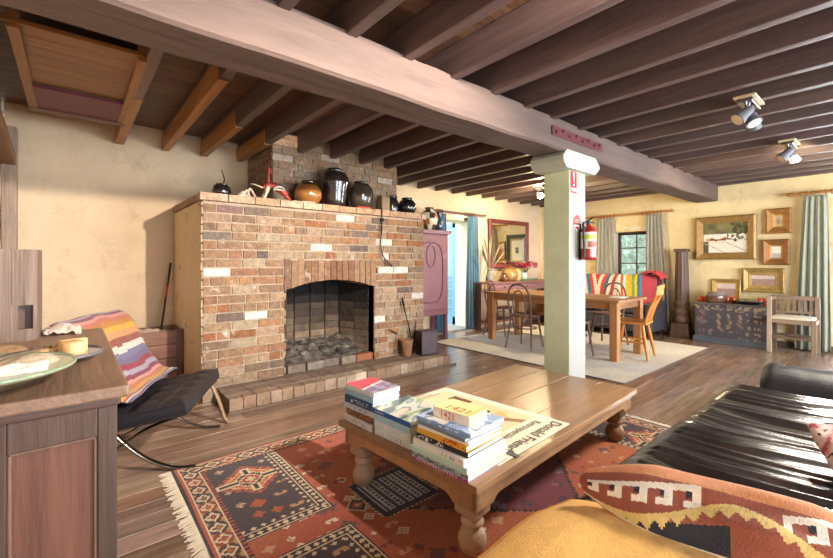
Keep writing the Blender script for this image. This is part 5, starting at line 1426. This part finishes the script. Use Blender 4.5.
rim_pot('lidded_pot', 'round brown pot with metal rim and lid on the painted chest', 'pot', (8.12, 2.0, .65), [(.12, 0), (.145, .02), (.15, .10), (.145, .12)], lin('#6a4a3c'), [(.15, .115), (.125, .13), (.115, .135), (.115, .175), (.105, .18), (.0, .18)], lin('#857a74'))
t = thing('black_tray', 'shallow black dish on the right of the painted chest', 'dish', (8.14, 1.56, .65))
MB().lathe([(.10, 0), (.12, .006), (.2, .045), (.225, .055), (.22, .06), (.19, .05), (.1, .016), (0, .014)], (0, 0, 0), 36, lin('#26242a')).build('bowl', 'gloss', t)
MB().lathe([(.215, .05), (.23, .055), (.228, .064), (.21, .058)], (0, 0, 0), 36, lin('#3a383c')).build('rim', 'gloss', t)
for k, (x, y) in enumerate(((8.10, 1.60), (8.18, 1.54), (8.14, 1.50))):
    dome('pebble', ('grey pebble at the left in the black dish', 'pale pebble at the back of the black dish', 'tan pebble at the right in the black dish')[k], (x, y, .672), .045, .035, .045, (lin('#8d8a80'), lin('#c9c2b0'), lin('#a5927a'))[k])

# ------------------------------------------------------------------ framed pictures on the end wall (front towards -x)
def picture(name, label, y1, y0, z0, z1, fw, fcol, artf, X=XR-.022, tilt=0., d=.05, mat_w=0., mcol=None, m='gilt', res=46, group=None):
    """y1 is the left edge as seen, y0 the right one"""
    t = bpy.data.objects.new(name, None); C.objects.link(t); t.location = (X, y1, z0); t.rotation_euler = (0, tilt, -PI/2) if not tilt else (0, 0, -PI/2)
    if tilt: t.matrix_world = T3(X, y1, z0)@RZ(-PI/2)@RX(-tilt)
    tag(t, label, 'picture', group)
    w, h = y1-y0, z1-z0
    frame4(w, h, fw, d, fcol).build('frame', m, t)
    if mat_w:
        frame4(w-2*fw+.01, h-2*fw+.01, mat_w, d*.35, mcol).build('mount', 'paper' if m != 'gilt' else m, t, loc=(fw-.005, 0, fw-.005))
    i = fw+mat_w-.006
    nn = max(10, int(res*(w-2*i)/max(.01, h-2*i)))
    MB().grid(lambda u, v: (i+u*(w-2*i), -.008, i+v*(h-2*i)), nn, res, artf, False).build('canvas', 'art', t)
    return t
def snow(u, v):
    n = nz(u*5, v*4, 2); n2 = nz(u*12, v*10, 7)
    if v > .62: return mix(lin('#5d5a3c'), lin('#8a8250'), .5+n) if not (u > .6 and n2 > -.1) else lin('#4a4a30')
    e = ((u-.30)/.24)**2+((v-.50)/.20)**2
    if e < 1:
        if v > .50+.05*math.sin(u*14): return lin('#ece4d4')
        return lin('#8a4a26') if (.42 < v < .50 and u > .16) else (lin('#b98a5a') if n2 > .1 else lin('#e8dcc8'))
    if u > .55 and v > .44 and n2 > .05: return lin('#6a6244')
    if abs(math.sin(u*6+v*9)) < .12: return lin('#b9aa8c')
    if v < .40 and u < .12: return lin('#5a5040')
    if (u-.72)**2*4+(v-.42)**2*2 < .006: return lin('#5a4a3a')
    return vary(lin('#e9e0d0'), .04)
GO = lin('#a07d48')
picture('snow_painting', 'wide snowy landscape painting in thick carved gilt frame', 2.37, 1.53, 1.36, 2.09, .115, GO, snow, d=.07)
def moth(u, v):
    return mix(lin('#8a6a5a'), lin('#cbb089'), max(0, min(1, 2.2*abs(v-.45)+1.2*abs(u-.5)+.9*nz(u*6, v*6))))
picture('small_picture', 'small picture in broad flat orange-gold frame, upper of the right pair', 1.42, 1.11, 1.76, 2.15, .085, lin('#a0703c'), moth, mat_w=.03, mcol=lin('#c08a3a'))
def pale(u, v): return lin('#b9b4b0') if v < .4 else vary(lin('#e9e2d4'), .04)
picture('small_picture', 'small pale picture in broad brown-gold frame, lower of the right pair', 1.46, 1.13, 1.27, 1.67, .085, lin('#946638'), pale, mat_w=.03, mcol=lin('#b8803c'))
def stilllife(u, v):
    k = nz(u*5, v*5, 4)
    if v > .62: return mix(lin('#cbb2a6'), lin('#d8c4b6'), .5+k)
    return mix(lin('#b08c80'), lin('#8f7468'), max(0, min(1, .5+1.6*nz(u*4, v*9, 3))))
picture('landscape_picture', 'gilt framed pinkish picture with wide gold mount over the chest', 1.71, 1.19, .83, 1.22, .07, lin('#a98a50'), stilllife, mat_w=.055, mcol=lin('#b2935a'))
picture('leaning_picture', 'small gilt framed picture leaning on the wall at the back of the chest', 2.13, 1.73, .655, 1.03, .05, lin('#a5854e'), stilllife, X=8.385, tilt=.09, mat_w=.03, mcol=lin('#c9a548'), d=.03)
def etching(u, v):
    if .36 < u < .66 and .34 < v < .66: return lin('#3d3a34') if nz(u*14, v*14) > -.1 else lin('#8a8474')
    return lin('#d9cfae')
picture('etching', 'small etching in broad dark green frame hidden behind the pillar', 5.06, 4.44, 1.22, 2.0, .10, lin('#3b3a24'), etching, mat_w=.05, mcol=lin('#a89452'), m='wood')
picture('gilt_panel', 'narrow gilt framed picture beside the fire extinguisher on the end wall', 4.40, 4.19, 1.38, 1.85, .05, lin('#b8862e'), stilllife)

# ------------------------------------------------------------------ slatted chair by the chest
t = thing('slatted_chair', 'low grey-brown slatted chair with off-white seat under the green curtain', 'chair', (7.82, .78, 0))
WC = lin('#8a7460'); w, dp = .53, .40
for (x, y, h, c) in ((0, w-.055, .81, lin('#a5907a')), (0, 0, .50, WC), (dp-.04, w-.055, .81, lin('#6a5444')), (dp-.04, 0, .81, WC)):
    MB().box(x, x+.05, y, y+.055, 0, h, c).build('leg', 'woodz', t, bevel=.004)
MB().box(dp-.035, dp+.005, .05, w-.05, .75, .815, WC).build('top_rail', 'woody', t, bevel=.004)
MB().box(dp-.03, dp, .05, w-.05, .555, .59, WC).build('back_rail', 'woody', t)
for k in range(6): MB().box(dp-.026, dp-.006, .075+.064*k, .105+.064*k, .585, .755, vary(WC, .1)).build('slat', 'woodz', t)
MB().box(.04, dp-.03, w-.05, w-.01, .76, .81, lin('#7a6452')).build('arm_rail', 'woodx', t)
mb = MB()
for b in ((.01, .04, .05, w-.05), (dp-.03, dp, .05, w-.05)): mb.box(*b, .43, .485, WC)
for b in ((.04, dp-.03, .01, .04), (.04, dp-.03, w-.04, w-.01)): mb.box(*b, .43, .485, WC)
mb.build('seat_frame', 'woody', t)
MB().box(.012, .036, .05, w-.05, .21, .245, lin('#6d5848')).build('stretcher', 'woody', t); MB().box(dp-.03, dp-.005, .05, w-.05, .21, .245, lin('#6d5848')).build('stretcher', 'woody', t)
MB(T3(dp/2, w/2, .505)).pillow(dp-.0, w-.05, .06, lin('#d8cbb4'), 18, 18, 4, .4).build('seat_pad', 'cloth', t)['label'] = 'off-white upholstered seat'

# ------------------------------------------------------------------ ceiling spotlights
def spot_fixture(label, loc, rz, heads, group, lit):
    t = thing('spotlight', label, 'spotlight', loc, rz, group)
    MB().box(-.16, .16, -.07, .07, -.018, 0, lin('#d8c49a')).build('base_board', 'wood', t, bevel=.004)
    MB().box(-.14, .14, -.05, .05, -.05, -.018, lin('#b9b9bd')).build('base_plate', 'chrome', t, bevel=.006)
    for k, (x, dx, dy, dz) in enumerate(heads):
        d = Vector((dx, dy, dz)).normalized(); p = Vector((x, 0, -.05))
        MB().tube([p, p+Vector((0, 0, -.05))], .008, 8, lin('#9a9aa0')).build('arm', 'chrome', t)
        q = p+Vector((0, 0, -.075))
        hd = MB().tube([q-d*.05, q-d*.03, q+d*.02, q+d*.085], [.028, .036, .040, .056], 20, lin('#68686e')).build('lamp_head', 'paint', t)
        MB().tube([q+d*.084, q+d*.088], [.046, .046], 20, lin('#fff0d0')).build('bulb', 'glow' if lit[k] else 'paper', hd)
    return t
gs = 'ceiling spotlights over the right side'
spot_fixture('three-headed grey ceiling spotlight nearest the viewer on the right', (4.13, .80, 2.60), .0, ((-.10, -.5, .5, -.6), (.0, -.2, -.4, -.8), (.11, .6, .0, -.7)), gs, (0, 0, 0))
spot_fixture('two-headed grey ceiling spotlight further back near the end wall', (5.90, .80, 2.60), .0, ((-.08, -.3, .6, -.7), (.09, .5, -.35, -.8)), gs, (0, 1))
spot_fixture('glowing ceiling spotlight over the dining table, left of the pillar', (6.1, 4.02, 2.60), .4, ((.0, -.75, -.5, -.5),), gs, (1,))

# ------------------------------------------------------------------ garden outside
struct(MB().box(-14, 24, -16, 18, -.35, -.30, lin('#7f8a62')).build('ground', 'leaf'), 'grassy ground outside the windows', 'ground')
mb = MB()
for i in range(2600):
    y, z = random.uniform(.5, 9), random.uniform(-.2, 4.2); x = 13+random.uniform(-.7, .7)+.5*nz(y, z)
    a, b2, s_ = random.uniform(0, 6.28), random.uniform(-1, 1), random.uniform(.05, .14)
    ux, uy = Vector((math.cos(a)*.5, math.sin(a), b2)).normalized()*s_, Vector((.2*random.random(), math.cos(a), 1-b2)).normalized()*s_*.6
    p = Vector((x, y, z)); c = vary(random.choice([lin('#a3ae9a'), lin('#b9c4b6'), lin('#8a9682'), lin('#d0d6ce')]), .15)
    mb.add([p-ux, p+uy, p+ux, p-uy], [(0, 1, 2, 3)], c)
mb.box(13.8, 14.2, .5, 9, -.3, 4.0, lin('#a3ad98'))
tag(mb.build('garden_foliage', 'leaf'), 'grey-green garden foliage seen through the small window', 'foliage', kind='stuff')

# ------------------------------------------------------------------ light
w = bpy.data.worlds.new('sky'); S.world = w; w.use_nodes = True
bg = w.node_tree.nodes['Background']; bg.inputs['Color'].default_value = (.78, .88, 1, 1); bg.inputs['Strength'].default_value = 2.2
def area(name, loc, rot, sx, sy, e, col):
    l = bpy.data.lights.new(name, 'AREA'); l.shape = 'RECTANGLE'; l.size = sx; l.size_y = sy; l.energy = e; l.color = col
    o = bpy.data.objects.new(name, l); C.objects.link(o); o.location = loc; o.rotation_euler = rot; return o
def point(name, loc, e, col, r=.04):
    l = bpy.data.lights.new(name, 'POINT'); l.energy = e; l.color = col; l.shadow_soft_size = r
    o = bpy.data.objects.new(name, l); C.objects.link(o); o.location = loc; return o
def spot(name, loc, to, e, col, ang, r=.04, blend=.5):
    l = bpy.data.lights.new(name, 'SPOT'); l.energy = e; l.color = col; l.spot_size = ang; l.spot_blend = blend; l.shadow_soft_size = r
    o = bpy.data.objects.new(name, l); C.objects.link(o); o.location = loc
    o.rotation_euler = (Vector(to)-Vector(loc)).to_track_quat('-Z', 'Y').to_euler(); return o
DAY = (.86, .93, 1.)
for k, (x0, x1, z0, z1) in enumerate(FW):      # added fill lights outside the made-up openings behind the viewer
    area('daylight_and_fill', ((x0+x1)/2, YF-.15, (z0+z1)/2), (PI/2, 0, 0), x1-x0, z1-z0, (75, 165, 140)[k], DAY)
area('daylight_and_fill', (XR+.42, (VY0+VY1)/2, (VZ0+VZ1)/2), (0, PI/2, 0), VZ1-VZ0, VY1-VY0, 320, DAY)
o = area('door_daylight', (3.6, YB+4.2, 2.6), (0, 0, 0), 2.4, 2.4, 130, (.78, .90, 1.)); o.rotation_euler = Vector((2.4, -4.6, -2.0)).to_track_quat('-Z', 'Y').to_euler()
WARM = (1., .82, .48)
spot('unseen_light', (4.1, .1, 2.46), (1.9, .35, .4), 270, (1., .90, .76), 1.75, .30, .9)  # fill spot added to brighten the foreground, no fixture here
spot('unseen_light', (1.86, -.40, 2.60), (.55, 5.4, 1.25), 640, (1., .88, .76), 1.5, .05, .9)
spot('ceiling_spot', (5.98, .76, 2.44), (8.4, 1.9, 1.5), 190, WARM, 2.2, .05, .8)
spot('ceiling_spot', (5.98, .79, 2.44), (7.2, 3.4, .9), 130, WARM, 2.0, .05, .8)
spot('ceiling_spot', (6.02, 3.96, 2.44), (7.4, 5.4, 1.5), 150, WARM, 2.4, .05, .8)
point('ceiling_spot', (6.0, 3.93, 2.42), 60, WARM, .05)

S.view_settings.view_transform = 'Standard'; S.view_settings.look = 'None'
S.view_settings.exposure = .95; S.view_settings.gamma = 1; S.view_settings.use_curve_mapping = False
S.render.engine = 'CYCLES'
S.cycles.max_bounces = 8; S.cycles.diffuse_bounces = 5; S.cycles.glossy_bounces = 4; S.cycles.transmission_bounces = 6
S.cycles.caustics_reflective = False; S.cycles.caustics_refractive = False; S.cycles.sample_clamp_indirect = 6
S.cycles.use_denoising = True
